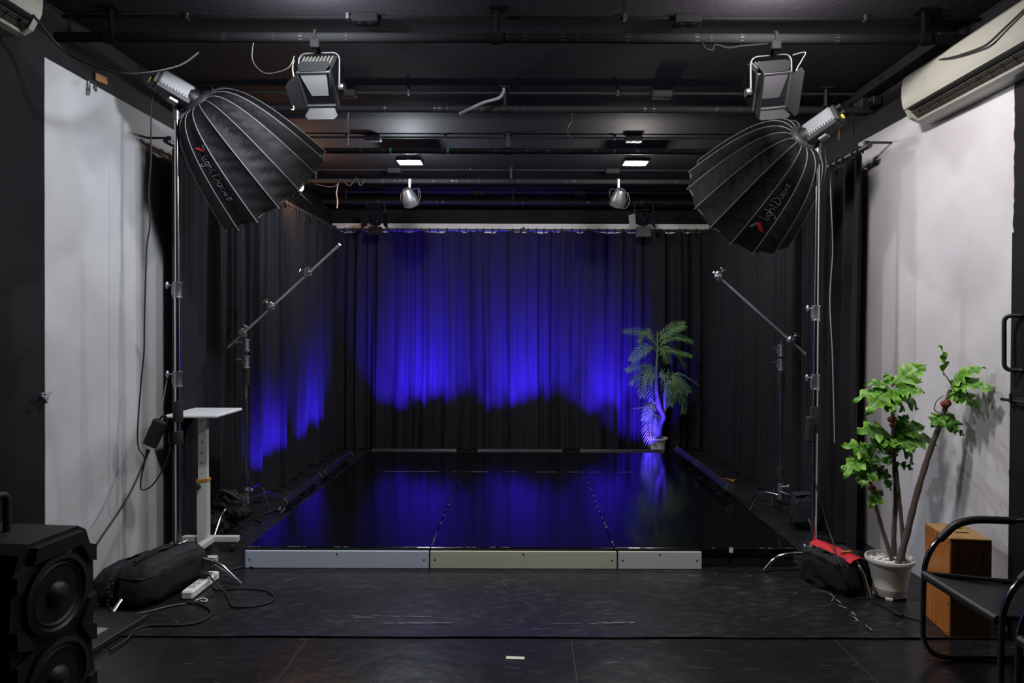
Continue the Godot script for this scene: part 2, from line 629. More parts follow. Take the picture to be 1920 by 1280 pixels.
func room() -> void:
	var fl := slab("floor", Vector3(-2.75, -0.2, -9.35), Vector3(2.7, -0.006, 2.6), M.black_metal)
	slab("ceiling", Vector3(-2.75, 3.36, -9.35), Vector3(2.7, 3.56, 2.6), M.ceiling)
	var wl := slab("wall_left", Vector3(-2.75, -0.006, -9.35), Vector3(-2.6, 3.36, 2.6), M.black_wall)
	var wr := slab("wall_right", Vector3(2.55, -0.006, -9.35), Vector3(2.7, 3.36, 2.6), M.black_wall)
	var wb := slab("wall_back", Vector3(-2.6, -0.006, -9.35), Vector3(2.55, 3.36, -9.2), M.black_wall)
	slab("wall_front", Vector3(-2.6, -0.006, 2.45), Vector3(2.55, 3.36, 2.6), M.black_wall)
	# vinyl sheets on the floor, their seams and the lapped edge across the room
	for s in [[-2.6, -1.852], [-1.848, 1.818], [1.822, 2.55]]:
		var b := MB.new()
		b.grid(40, 60, func(u: float, v: float) -> Vector3:
			var x := lerpf(s[0], s[1], u)
			var z := lerpf(-3.5 - 0.012 * noise.get_noise_2d(x * 1.1, 4.0), -9.2, v)
			var lip := exp(-(v * 5.7) * 40.0) * 0.006
			var ridge := 0.004 * exp(-pow((z + 3.67 + 0.01 * noise.get_noise_2d(x, 0.0)) / 0.012, 2.0)) * clampf(noise.get_noise_2d(x * 0.7, 9.0) + 0.5, 0.0, 1.0)
			return Vector3(x, 0.001 + lip + ridge + 0.0012 * noise.get_noise_2d(x * 2.0, z * 2.0), z), null, true)
		b.box(Vector3((s[0] + s[1]) / 2, -0.002, -6.36), Vector3(s[1] - s[0], 0.004, 5.66), 0.0)
		put(b, "vinyl_sheet", M.vinyl, fl)
	var sc := MB.new()
	var r := RandomNumberGenerator.new()
	r.seed = 77
	for q in [[-0.75, -0.35, -3.66], [-0.95, -0.55, -3.74], [0.22, 0.6, -3.665]]:
		for k in 9:
			var x := r.randf_range(q[0], q[1])
			sc.box(Vector3(x, 0.0085, q[2] + r.randfn(0.0, 0.006)), Vector3(r.randf_range(0.02, 0.16), 0.0006, r.randf_range(0.0008, 0.0035)), 0.0, Basis(Vector3.UP, r.randfn(0.0, 0.06)))
	for k in 26: sc.box(Vector3(1.82 + r.randfn(0.0, 0.012), 0.008, r.randf_range(-4.5, -3.6)), Vector3(r.randf_range(0.002, 0.008), 0.0008, r.randf_range(0.01, 0.07)), 0.0, Basis(Vector3.UP, r.randfn(0.0, 0.3)))
	put(sc, "scuff_marks", M.label_grey, fl).set_meta("kind", "stuff")
	var xs := [-2.6, -1.122, -1.118, 0.238, 0.242, 1.598, 1.602, 2.55]
	for i in 4:
		var b := MB.new()
		b.box(Vector3((xs[i * 2] + xs[i * 2 + 1]) / 2, -0.004, -0.53), Vector3(xs[i * 2 + 1] - xs[i * 2], 0.004, 5.94), 0.001)
		put(b, "vinyl_sheet", M.vinyl_dark, fl)
		if i < 3:
			b = MB.new()
			b.box(Vector3(xs[i * 2 + 1] + 0.002, -0.0045, -0.53), Vector3(0.004, 0.0036, 5.94), 0.0)
			put(b, "seam", M.grey_metal, fl)
	# white paint on the side walls, stopping short of the black front part with a rough brushed edge
	for side in 2:
		var x := -2.6 if side == 0 else 2.55
		var z1 := -3.68 if side == 0 else -3.575
		var poly := PackedVector2Array([Vector2(5.25, 0.0), Vector2(5.25, 3.05 if side == 0 else 3.02)])
		var top := 3.05 if side == 0 else 3.02
		var k := 0
		while k <= 120:
			var y := top * (1.0 - k / 120.0)
			var j := noise.get_noise_2d(y * 9.0, side * 30.0) * 0.014 + noise.get_noise_2d(y * 40.0, side * 7.0) * 0.008 if side == 1 else 0.002 * noise.get_noise_2d(y * 3.0, 2.0)
			if side == 1 and y < 0.95: j *= 2.2
			poly.append(Vector2(-z1 + (0.02 * y / 3.0 if side == 0 else 0.0) + j, y))
			k += 1
		var b := MB.new()
		# local x runs along -z, y up
		b.prism(poly, 0.003, Basis(Vector3(0, 0, -1), Vector3.UP, Vector3(1, 0, 0) if side == 0 else Vector3(-1, 0, 0)), Vector3(x, 0, 0))
		put(b, "white_paint", M.white_left if side == 0 else M.white_wall, wl if side == 0 else wr)
	var bw := MB.new()
	bw.box(Vector3(-0.025, 1.505, -9.198), Vector3(5.14, 2.98, 0.004), 0.0)
	put(bw, "white_paint", M.white_back, wb)
	# conduit along the top of the right wall with a junction box
	var tr := MB.new()
	tr.box(Vector3(2.49, 3.32, -6.6), Vector3(0.11, 0.07, 5.1), 0.004)
	var t1 := put(tr, "trim_1", M.black_wall)
	struct(t1)
	var jb := MB.new()
	jb.box(Vector3(2.500, 3.253, -5.072), Vector3(0.1, 0.12, 0.14), 0.006)
	jb.box(Vector3(2.500, 3.229, -4.917), Vector3(0.06, 0.06, 0.08), 0.006)
	put(jb, "junction_box", M.black_metal, t1)
	# black door with pull handle and bolt at the right
	var door := MB.new()
	door.box(Vector3(2.535, 1.05, -3.08), Vector3(0.04, 2.1, 0.92), 0.004)
	var dr := put(door, "door_1", M.black_wall)
	struct(dr)
	var hd := MB.new()
	var h0 := Vector3(2.490, 1.668, -3.512)
	var h1 := Vector3(2.490, 1.391, -3.507)
	hd.tube(rounded([Vector3(2.515, h0.y, h0.z + 0.06), Vector3(2.455, h0.y, h0.z + 0.01), Vector3(2.455, h1.y, h1.z + 0.01), Vector3(2.515, h1.y, h1.z + 0.06)], 0.035), 0.011, 10)
	put(hd, "door_handle", M.black_metal, dr)
	hd = MB.new()
	var bo := Vector3(2.500, 1.233, -3.518)
	hd.tube([bo + Vector3(0.0, 0, -0.06), bo + Vector3(0, 0, 0.2)], 0.008, 10)
	hd.box(bo + Vector3(0.005, 0, 0.1), Vector3(0.02, 0.04, 0.09), 0.003)
	hd.box(bo + Vector3(-0.01, 0.012, 0.02), Vector3(0.012, 0.05, 0.012), 0.003)
	put(hd, "door_bolt", M.black_metal, dr)


# ---------------------------------------------------------------- the stage
func stage() -> void:
	var st := thing("stage", "low black glossy stage platform of six panels in front of the back curtain", "stage", Vector3(0, 0, -6.3))
	var zs := [-4.53, -6.92, -8.01]
	var r := RandomNumberGenerator.new()
	r.seed = 11
	for i in 3:
		for j in 2:
			var x0 := -1.85 + i * 1.2235
			var b := MB.new()
			b.box(Vector3(x0 + 0.61, 0.1255 + r.randf_range(-0.0008, 0.0008), (zs[j] + zs[j + 1]) / 2), Vector3(1.2195, 0.019, zs[j] - zs[j + 1] - 0.004), 0.0025, Basis(Vector3(0, 0, 1), r.randf_range(-0.0006, 0.0006)))
			put(b, "deck_panel", M.stage_top, st)
			b = MB.new()
			b.box(Vector3(x0 + 0.61, 0.058, (zs[j] + zs[j + 1]) / 2), Vector3(1.19, 0.116, zs[j] - zs[j + 1] - 0.05), 0.004)
			put(b, "deck_frame", M.black_metal, st)
	# chipped, paler edges of the boards
	var e := MB.new()
	for k in 90:
		var side := r.randi_range(0, 3)
		var l := r.randf_range(0.006, 0.05)
		if side < 2: e.box(Vector3(-0.6265 + side * 1.2235 + r.randf_range(-0.004, 0.004), 0.1355, -4.56 - pow(r.randf(), 1.6) * 2.3), Vector3(r.randf_range(0.002, 0.006), 0.0012, l), 0.0)
		elif side == 2: e.box(Vector3(r.randf_range(-1.84, 1.81), 0.1355, -4.534), Vector3(l * 1.6, 0.0012, 0.005), 0.0)
		else: e.box(Vector3(r.randf_range(-1.5, 1.2), 0.1355, -6.92), Vector3(l * 2.0, 0.0012, 0.003), 0.0)
	e.box(Vector3(-1.16, 0.1355, -6.92), Vector3(0.72, 0.0012, 0.003), 0.0)
	put(e, "chipped_edge", M.label_grey, st).set_meta("kind", "stuff")
	# painted fascia boards with screws
	var fx := [[Vector3(-1.853, 0.119, -4.510), Vector3(-0.636, -0.001, -4.510), "fascia_blue"], [Vector3(-0.626, 0.116, -4.510), Vector3(0.610, 0.002, -4.510), "fascia_green"], [Vector3(0.620, 0.116, -4.510), Vector3(1.173, 0.004, -4.510), "fascia_grey"]]
	for q in fx:
		var b := MB.new()
		b.box(Vector3((q[0].x + q[1].x) / 2, 0.06, -4.512), Vector3(q[1].x - q[0].x, 0.114, 0.016), 0.002)
		var o := put(b, "fascia_board", M[q[2]], st)
		b = MB.new()
		for s in [[0.03, 0.06], [(q[1].x - q[0].x) * 0.5, 0.098], [q[1].x - q[0].x - 0.03, 0.06]]:
			b.cyl(Vector3(q[0].x + s[0], s[1], -4.506), Vector3(q[0].x + s[0], s[1], -4.502), 0.0055, 10)
		put(b, "screw", M.ink, o)
	# black LED battens lying on the floor round the stage
	var where := ["behind the stage below the left part of the back curtain", "behind the stage in the middle of the back curtain", "behind the stage next to the palm pot", "on the floor left of the stage near the boom stand", "on the floor left of the stage near the back corner"]
	for i in BARS.size():
		led_bar(BARS[i][0], BARS[i][1], BARS[i][2], "black LED light bar " + where[i], true)
	led_bar(Vector3(1.735, 0.222, -7.7), Vector3(1.755, 0.222, -6.9), Vector3(0.5, 0.85, 0), "unlit black LED bar along the right stage edge, the one nearer the palm", false)
	led_bar(Vector3(1.755, 0.222, -6.82), Vector3(1.765, 0.222, -5.86), Vector3(0.5, 0.85, 0), "unlit black LED bar along the right stage edge, nearer the chrome boom stand", false)


func led_bar(a: Vector3, b: Vector3, way: Vector3, label: String, lit: bool) -> void:
	var c := (a + b) / 2
	var t := thing("led_bar", label, "stage light", Vector3(c.x, c.y - 0.086, c.z), "LED bars around the stage")
	var ax := (b - a).normalized()
	var l := a.distance_to(b)
	var up := way.normalized()
	var bs := Basis(ax, up, ax.cross(up))
	var m := MB.new()
	m.box(c, Vector3(l, 0.06, 0.065), 0.006, bs)
	for k in 5: m.box(c + bs * Vector3(0, -0.01, 0.034 - 0.0) + bs * Vector3(0, -0.018 + k * 0.009, 0), Vector3(l * 0.96, 0.003, 0.006), 0.0, bs)
	put(m, "housing", M.black_metal, t)
	for s in [-1, 1]:
		var e := MB.new()
		e.box(c + ax * s * l / 2, Vector3(0.012, 0.07, 0.075), 0.004, bs)
		put(e, "end_cap", M.grey_metal, t)
		var f := MB.new()
		var p: Vector3 = c + ax * s * l * 0.33
		f.box(Vector3(p.x, c.y - 0.081, p.z), Vector3(0.03, 0.01, 0.12), 0.002, Basis(Vector3.UP, atan2(-ax.z, ax.x)))
		f.cyl(Vector3(p.x, c.y - 0.085, p.z), p - Vector3(0, 0.02, 0), 0.01, 8)
		put(f, "foot", M.black_metal, t)
	for k in 9:
		var q := c + ax * l * (k - 4.0) / 9.0 + up * 0.0296
		m = MB.new()
		m.lathe([Vector2(0.018, 0.0), Vector2(0.018, 0.001), Vector2(0.012, 0.0016), Vector2(0.0, 0.002)], 12, bs, q)
		put(m, "led_lens", M.blue_lens if lit else M.grey_metal, t)


# ---------------------------------------------------------------- curtains and their rails
func fold(s: float, y: float, sd: float) -> float:
	var warp := s * 3.3 + 1.1 * noise.get_noise_2d(s * 0.8, sd) + 0.06 * sin(y * 1.3 + s * 2.0)
	var w := sin(warp * TAU)
	var f := 0.62 * (signf(w) * pow(absf(w), 0.8)) + 0.34 * sin(warp * TAU * 2.37 + 1.0 + 2.4 * noise.get_noise_2d(s * 1.2, sd + 9.0))
	f += 0.22 * sin(s * 41.0 + 5.0 * noise.get_noise_2d(s * 1.5, sd + 30.0))
	f += 0.9 * noise.get_noise_2d(s * 1.6, sd + 20.0 + y * 0.12)
	return f * (0.55 + 0.45 * (1.0 - y / 2.9)) * (0.8 + 0.5 * noise.get_noise_2d(s * 0.6, sd + 40.0))


func curtain(called_label: String, a: Vector3, b: Vector3, inward: Vector3, amp: float, sd: float, nties: int, gap := []) -> void:
	var l := a.distance_to(b)
	var c := (a + b) / 2
	var t := thing("curtain", called_label, "curtain", Vector3(c.x, 0, c.z), "")
	var m := MB.new()
	var top := 2.84
	m.grid(int(l * 110), 26, func(u: float, v: float) -> Vector3:
		var s := u * l
		var y := lerpf(0.012, top + 0.012 * sin(s * 17.0 + noise.get_noise_2d(s * 3.0, sd) * 4.0), v)
		var f := fold(s, y, sd)
		if sd == 5.0: f *= lerpf(0.25, 1.0, smoothstep(0.25, 0.7, s))      # pressed flat where the desk stands
		return a.lerp(b, u) * Vector3(1, 0, 1) + Vector3(0, y, 0) + inward * (amp * f), null, false)
	put(m, "drape", M.cloth, t)
	for k in nties:
		var u := (k + 0.5 + rng.randf_range(-0.25, 0.25)) / nties
		var p := a.lerp(b, u)
		m = MB.new()
		var q := Vector3(p.x, 2.865, p.z)
		var ax := (b - a).normalized()
		var w := rng.randf_range(0.006, 0.012)
		var pts := []
		for i in 11:
			var an := TAU * i / 10.0
			pts.append(q + inward * cos(an) * 0.024 + Vector3.UP * (sin(an) * 0.027 - 0.003) + ax * 0.004 * sin(an * 2.0))
		m.tube(pts, w, 6, true, 0.35)
		m.tube([q + inward * 0.024, q + inward * 0.03 + Vector3(0, -0.05 - rng.randf() * 0.06, 0) + ax * rng.randf_range(-0.02, 0.02)], 0.005, 5)
		put(m, "tie", M.strap, t)


func rail(label: String, a: Vector3, b: Vector3, wall: Vector3) -> void:
	var c := (a + b) / 2
	var t := thing("curtain_rail", label, "curtain rail", Vector3(c.x, 2.865, c.z))
	var m := MB.new()
	m.cyl(a, b, 0.019, 14)
	put(m, "pipe", M.grey_metal, t)
	for k in 3:
		var p := a.lerp(b, 0.012 + 0.976 * k / 2.0)
		m = MB.new()
		m.box(p + wall / 2 + Vector3(0, 0.03, 0), Vector3(0.014, 0.014, 0.014) + wall.abs(), 0.002)
		m.box(p + Vector3(0, 0.012, 0), Vector3(0.035, 0.055, 0.035), 0.004)
		put(m, "bracket", M.black_metal, t)


func curtains() -> void:
	curtain("wide black pleated curtain across the back, washed with blue light", Vector3(-2.55, 0, -8.9), Vector3(2.5, 0, -8.9), Vector3(0, 0, 1), 0.08, 1.0, 44)
	curtain("long black pleated curtain along the left wall with blue streaks at its foot", Vector3(-2.45, 0, -4.75), Vector3(-2.45, 0, -8.82), Vector3(1, 0, 0), 0.08, 5.0, 36)
	curtain("long black pleated curtain along the right wall, unlit", Vector3(2.37, 0, -8.82), Vector3(2.37, 0, -4.78), Vector3(-1, 0, 0), 0.075, 12.0, 36)
	rail("black pipe that carries the back curtain", Vector3(-2.55, 2.865, -8.9), Vector3(2.5, 2.865, -8.9), Vector3(0, 0, -0.28))
	rail("black pipe that carries the left curtain", Vector3(-2.45, 2.865, -4.66), Vector3(-2.45, 2.865, -8.84), Vector3(-0.14, 0, 0))
	rail("black pipe that carries the right curtain, its bracket beside the white wall", Vector3(2.37, 2.865, -4.72), Vector3(2.37, 2.865, -8.84), Vector3(0.17, 0, 0))


# ---------------------------------------------------------------- under the ceiling
const PIPE_Z := [-3.8, -5.03, -6.22, -7.5, -8.75]


func ceiling_gear() -> void:
	var order := ["black scaffold pipe under the ceiling nearest the viewer, carrying two theatre floodlights", "black scaffold pipe under the ceiling, second from the viewer, with a bent white tube", "black scaffold pipe under the ceiling with two green tape marks", "black scaffold pipe under the ceiling carrying two small silver lamps", "black scaffold pipe under the ceiling nearest the back curtain"]
	var thin := ["thin conduit on the ceiling above the nearest pipe", "thin conduit on the ceiling above the second pipe, with socket boxes", "thin conduit on the ceiling above the pipe with green tape marks", "thin conduit on the ceiling above the pipe with the small silver lamps", "thin conduit on the ceiling nearest the back wall"]
	for i in 5:
		var z: float = PIPE_Z[i]
		var t := thing("scaffold_pipe", order[i], "pipe", Vector3(0, 3.2, z), "ceiling pipes")
		var b := MB.new()
		b.cyl(Vector3(-2.595, 3.2, z), Vector3(2.545, 3.2, z), 0.027, 16)
		put(b, "pipe", M.pipe if i else M.black_shaded, t)  # nearest pipe gets its shade from the darker colour
		for x in [-0.16, -2.3, 2.2]:
			b = MB.new()
			b.cyl(Vector3(x, 3.2, z), Vector3(x, 3.36, z), 0.014, 10)
			b.lathe([Vector2(0, 0), Vector2(0.034, 0.0), Vector2(0.034, 0.06), Vector2(0, 0.06)], 14, Basis(Vector3.BACK, PI / 2), Vector3(x + 0.03, 3.2, z))
			b.box(Vector3(x, 3.355, z), Vector3(0.09, 0.008, 0.09), 0.002)
			put(b, "hanger", M.black_metal if i else M.black_shaded, t)
		if i == 2:
			for px in [Vector3(-1.225, 3.190, -6.220), Vector3(-0.707, 3.191, -6.220)]:
				b = MB.new()
				b.cyl(Vector3(px.x - 0.009, 3.2, z), Vector3(px.x + 0.009, 3.2, z), 0.0278, 16)
				put(b, "tape", M.tape_green, t).set_meta("label", "green tape mark")
		var flecks := MB.new()
		var r := RandomNumberGenerator.new()
		r.seed = 100 + i
		for k in 16:
			var x := r.randf_range(-1.9, 1.9)
			flecks.cyl(Vector3(x, 3.2 + 0.0, z), Vector3(x + r.randf_range(0.004, 0.03), 3.2, z), 0.0274, 9)
		put(flecks, "scuff", M.steel if i > 0 else M.pipe, t).set_meta("kind", "stuff")
		t = thing("conduit", thin[i], "conduit", Vector3(0, 3.33, z), "ceiling conduits")
		b = MB.new()
		b.cyl(Vector3(-2.595, 3.336, z - 0.05), Vector3(2.545, 3.336, z - 0.05), 0.010, 10)
		put(b, "tube", M.pipe if i else M.black_shaded, t)
		for x in [-1.0, 0.55, 1.9, -1.9]:
			b = MB.new()
			b.box(Vector3(x + 0.13 * i, 3.34, z - 0.05), Vector3(0.02, 0.036, 0.034), 0.003)
			put(b, "clip", M.black_metal, t)
		var sockets: Array = [[-0.9, 0.9], [Vector3(-1.335, 3.286, -5.030).x, Vector3(1.004, 3.289, -5.030).x], [Vector3(-1.400, 3.286, -6.220).x, Vector3(0.987, 3.293, -6.220).x], [Vector3(-1.448, 3.284, -7.500).x, Vector3(0.959, 3.291, -7.500).x], [0.7, -0.6]][i]
		for x in sockets:
			b = MB.new()
			b.box(Vector3(x, 3.325, z - 0.05), Vector3(0.15, 0.05, 0.08), 0.006)
			for k in 2: b.cyl(Vector3(x - 0.03 + 0.06 * k, 3.301, z - 0.05), Vector3(x - 0.03 + 0.06 * k, 3.297, z - 0.05), 0.02, 12)
			put(b, "socket_box", M.pipe if i else M.black_shaded, t)
	var names4 := ["LED floodlight under the ceiling, out of frame above the left wall end", "LED floodlight under the ceiling, out of frame above the right wall end", "bright rectangular LED floodlight on the green-taped pipe, left one", "bright rectangular LED floodlight under the ceiling, right one near the right softbox"]
	for i in 4: floodlight(FLOODS[i][0], FLOODS[i][1], names4[i], PIPE_Z[0] if i < 2 else PIPE_Z[2])
	theatre_light(Vector3(-1.163, 2.938, -3.850), Vector3(-0.12, -0.66, 0.75), -0.03, "black theatre floodlight with cooling fins and pale open flap, hung by the left softbox", -3.8, 0.14)
	theatre_light(Vector3(1.376, 2.933, -3.850), Vector3(0.1, -0.5, 0.86), 0.13, "black theatre floodlight with four barn doors, hung crooked above the right softbox", -3.8, 0.09)
	small_lamp(Vector3(-1.259, 2.996, -7.420), Vector3(0.2, -0.8, -0.55), "small silver theatre lamp on a white strap, left of the ceiling centre", 0)
	small_lamp(Vector3(1.007, 3.002, -7.420), Vector3(-0.15, -0.75, -0.6), "small silver theatre lamp on a white strap, right of the ceiling centre", 1)
	barn_lamp(Vector3(-1.888, 2.976, -8.600), Vector3(0.1, -0.45, 0.85), "dark lamp with barn doors hanging before the left end of the white wall strip", false)
	barn_lamp(Vector3(1.484, 2.986, -8.600), Vector3(-0.25, -0.5, 0.85), "dark lamp with a pale barn door before the right end of the white strip", true)
	# bent white tube
	var b := MB.new()
	b.tube(curve([Vector3(-0.166, 3.367, -5.030), Vector3(-0.165, 3.318, -5.000), Vector3(-0.201, 3.255, -4.950), Vector3(-0.310, 3.204, -4.900), Vector3(-0.469, 3.112, -4.850)], 8), 0.011, 10)
	var cp := MB.new()
	var t := thing("bent_tube", "short bent white plastic tube hanging from the second ceiling pipe", "tube", Vector3(-0.166, 3.367, -5.030))
	put(b, "tube", M.label_grey, t)
	cp.box(Vector3(-0.166, 3.375, -5.030), Vector3(0.06, 0.03, 0.05), 0.006)
	put(cp, "clamp", M.black_metal, t)
	# warm candle bulb on the left rail
	t = thing("candle_lamp", "small glowing warm candle bulb on a clip at the left curtain rail", "lamp", Vector3(-2.268, 2.938, -6.900))
	b = MB.new()
	var ca := Basis(Vector3.BACK, -0.25)
	b.lathe([Vector2(0.0, 0.0), Vector2(0.012, 0.0), Vector2(0.02, 0.02), Vector2(0.021, 0.035), Vector2(0.014, 0.065), Vector2(0.005, 0.085), Vector2(0.0, 0.092)], 16, ca, Vector3(-2.268, 2.970, -6.900))
	put(b, "bulb", M.candle, t)
	b = MB.new()
	b.lathe([Vector2(0, 0), Vector2(0.016, 0), Vector2(0.016, 0.04), Vector2(0, 0.04)], 14, ca, Vector3(-2.279, 2.932, -6.900))
	b.tube(curve([Vector3(-2.279, 2.932, -6.900), Vector3(-2.322, 2.894, -6.900), Vector3(-2.343, 2.927, -6.900), Vector3(-2.295, 2.959, -6.900), Vector3(-2.241, 2.904, -6.950), Vector3(-2.207, 2.868, -7.050)], 6), 0.007, 6)
	b.tube([Vector3(-2.279, 2.927, -6.900), Vector3(-2.44, 2.9, -6.92), Vector3(-2.45, 2.868, -6.92)], 0.007, 6)
	b.box(Vector3(-2.45, 2.87, -6.92), Vector3(0.05, 0.05, 0.03), 0.004)
	put(b, "socket", M.black_metal, t)
	# loose leads and hooks
	var loose := [
		["dark lead drooping under the ceiling in front of the left softbox", [Vector3(-1.815, 3.118, -3.800), Vector3(-1.888, 3.001, -3.700), Vector3(-2.060, 2.908, -3.550), Vector3(-2.248, 2.943, -3.500), Vector3(-2.350, 3.011, -3.450), Vector3(-2.370, 3.095, -3.300)], 0.006, "wire"],
		["thin lead looping beside the left theatre floodlight", [Vector3(-1.511, 3.172, -3.800), Vector3(-1.517, 3.084, -3.800), Vector3(-1.481, 3.025, -3.800), Vector3(-1.422, 3.002, -3.800), Vector3(-1.319, 3.032, -3.800), Vector3(-1.283, 3.099, -3.800)], 0.004, "wire"],
		["short white lead dangling right of the left theatre floodlight", [Vector3(-1.296, 3.197, -5.030), Vector3(-1.308, 3.119, -5.030), Vector3(-1.304, 3.021, -5.030), Vector3(-1.308, 2.935, -5.030)], 0.004, "steel"],
		["thin dark lead hanging from the second ceiling pipe right of centre", [Vector3(0.339, 3.190, -5.030), Vector3(0.336, 3.124, -5.030), Vector3(0.305, 3.065, -5.030), Vector3(0.321, 3.006, -5.030), Vector3(0.364, 2.956, -5.030)], 0.004, "grey_metal"],
		["cable wound round the fourth ceiling pipe at the left", [Vector3(-2.301, 3.157, -7.460), Vector3(-2.097, 3.128, -7.460), Vector3(-2.010, 3.210, -7.460), Vector3(-1.923, 3.140, -7.460), Vector3(-1.847, 3.222, -7.460), Vector3(-1.801, 3.141, -7.460), Vector3(-1.754, 3.216, -7.460)], 0.007, "grey_metal"],
		["cord with clips hanging beneath the ceiling near the candle bulb", [Vector3(-2.048, 3.165, -7.470), Vector3(-2.065, 3.061, -7.470), Vector3(-2.054, 2.980, -7.470), Vector3(-2.059, 2.898, -7.470)], 0.009, "steel"],
		["looped lead on the nearest ceiling pipe left of the right theatre floodlight", [Vector3(0.972, 3.194, -3.800), Vector3(0.990, 3.150, -3.800), Vector3(1.029, 3.138, -3.800), Vector3(1.049, 3.168, -3.800), Vector3(1.117, 3.151, -3.800), Vector3(1.206, 3.163, -3.800), Vector3(1.339, 3.175, -3.800)], 0.006, "black_shaded"],
		["grey lead lying over the front of the right air conditioner", [Vector3(2.400, 3.187, -4.066), Vector3(2.340, 3.113, -3.853), Vector3(2.325, 3.071, -3.701), Vector3(2.320, 3.037, -3.519), Vector3(2.320, 3.034, -3.439), Vector3(2.325, 3.062, -3.332), Vector3(2.330, 3.097, -3.199)], 0.006, "wire"],
		["thin white lead hanging down the right curtain beside the right stand", [Vector3(2.096, 2.672, -4.720), Vector3(2.105, 2.467, -4.720), Vector3(2.119, 2.137, -4.720), Vector3(2.103, 1.805, -4.720), Vector3(2.121, 1.474, -4.720), Vector3(2.131, 1.215, -4.720), Vector3(2.145, 0.808, -4.720)], 0.0035, "label_grey"],
	]
	for q in loose:
		var l := MB.new()
		l.tube(curve(q[1], 8), q[2], 7)
		tag(put(l, "cable", M[q[3]]), q[0], "cable")
	# wall hook with a strip of yellow tape, and a knotted ribbon
	t = thing("wall_hook", "small metal hook at the top of the left white wall", "hook", Vector3(-2.590, 3.020, -4.090))
	b = MB.new()
	b.tube(curve([Vector3(-2.590, 2.966, -4.050), Vector3(-2.590, 3.051, -4.060), Vector3(-2.560, 3.042, -4.063), Vector3(-2.540, 2.991, -4.050), Vector3(-2.540, 3.009, -4.031)], 5), 0.008, 7)
	put(b, "hook", M.steel, t)
	b = MB.new()
	b.box(Vector3(-2.590, 3.108, -4.183), Vector3(0.008, 0.045, 0.11), 0.001, Basis(Vector3.RIGHT, 0.1))
	put(b, "tape", M.tape_orange, t)
	b = MB.new()
	for s in [[Vector3(-2.580, 1.245, -3.638), Vector3(-2.570, 1.231, -3.672), Vector3(-2.580, 1.241, -3.712)], [Vector3(-2.570, 1.231, -3.672), Vector3(-2.560, 1.212, -3.633), Vector3(-2.570, 1.189, -3.660)], [Vector3(-2.570, 1.231, -3.672), Vector3(-2.560, 1.222, -3.618), Vector3(-2.570, 1.241, -3.628)]]:
		b.tube(curve(s, 5), 0.008, 6, true, 0.5)
	tag(put(b, "ribbon_knot", M.label_grey), "pale knotted ribbon at the edge of the left white wall", "ribbon")
	# yellowish tag and hook at the end of the right rail
	b = MB.new()
	b.tube(curve([Vector3(2.461, 3.325, -5.400), Vector3(2.470, 3.221, -5.400), Vector3(2.467, 3.087, -5.400)], 5), 0.006, 6)
	b.box(Vector3(2.461, 3.313, -5.400), Vector3(0.03, 0.04, 0.03), 0.005)
	tag(put(b, "hanging_clip", M.tape_orange), "brownish clip with a short cord high on the right wall above the curtain", "clip")


func floodlight(c: Vector3, f: Vector3, label: String, pz: float) -> void:
	var t := thing("led_floodlight", label, "floodlight", c, "ceiling floodlights")
	var bs := look(f, Vector3(0, 0, -1))
	var m := MB.new()
	m.box(c - f.normalized() * 0.022, Vector3(0.25, 0.19, 0.04), 0.006, bs)
	for k in 9: m.box(c - f.normalized() * 0.05 + bs.x * (k - 4) * 0.024, Vector3(0.005, 0.15, 0.02), 0.0, bs)
	put(m, "housing", M.black_metal, t)
	m = MB.new()
	m.box(c + f.normalized() * 0.0, Vector3(0.222, 0.162, 0.008), 0.003, bs)
	put(m, "lamp_glass", M.flood_glass, t)
	m = MB.new()
	var piv := c - f.normalized() * 0.03
	m.tube(rounded([piv + bs.x * 0.135, Vector3(c.x + 0.135, 3.28, piv.z), Vector3(c.x - 0.135, 3.28, piv.z), piv - bs.x * 0.135], 0.03), 0.009, 8, true, 0.5)
	m.cyl(Vector3(c.x, 3.28, piv.z), Vector3(c.x, 3.36, piv.z), 0.012, 8)
	put(m, "bracket", M.black_metal, t)


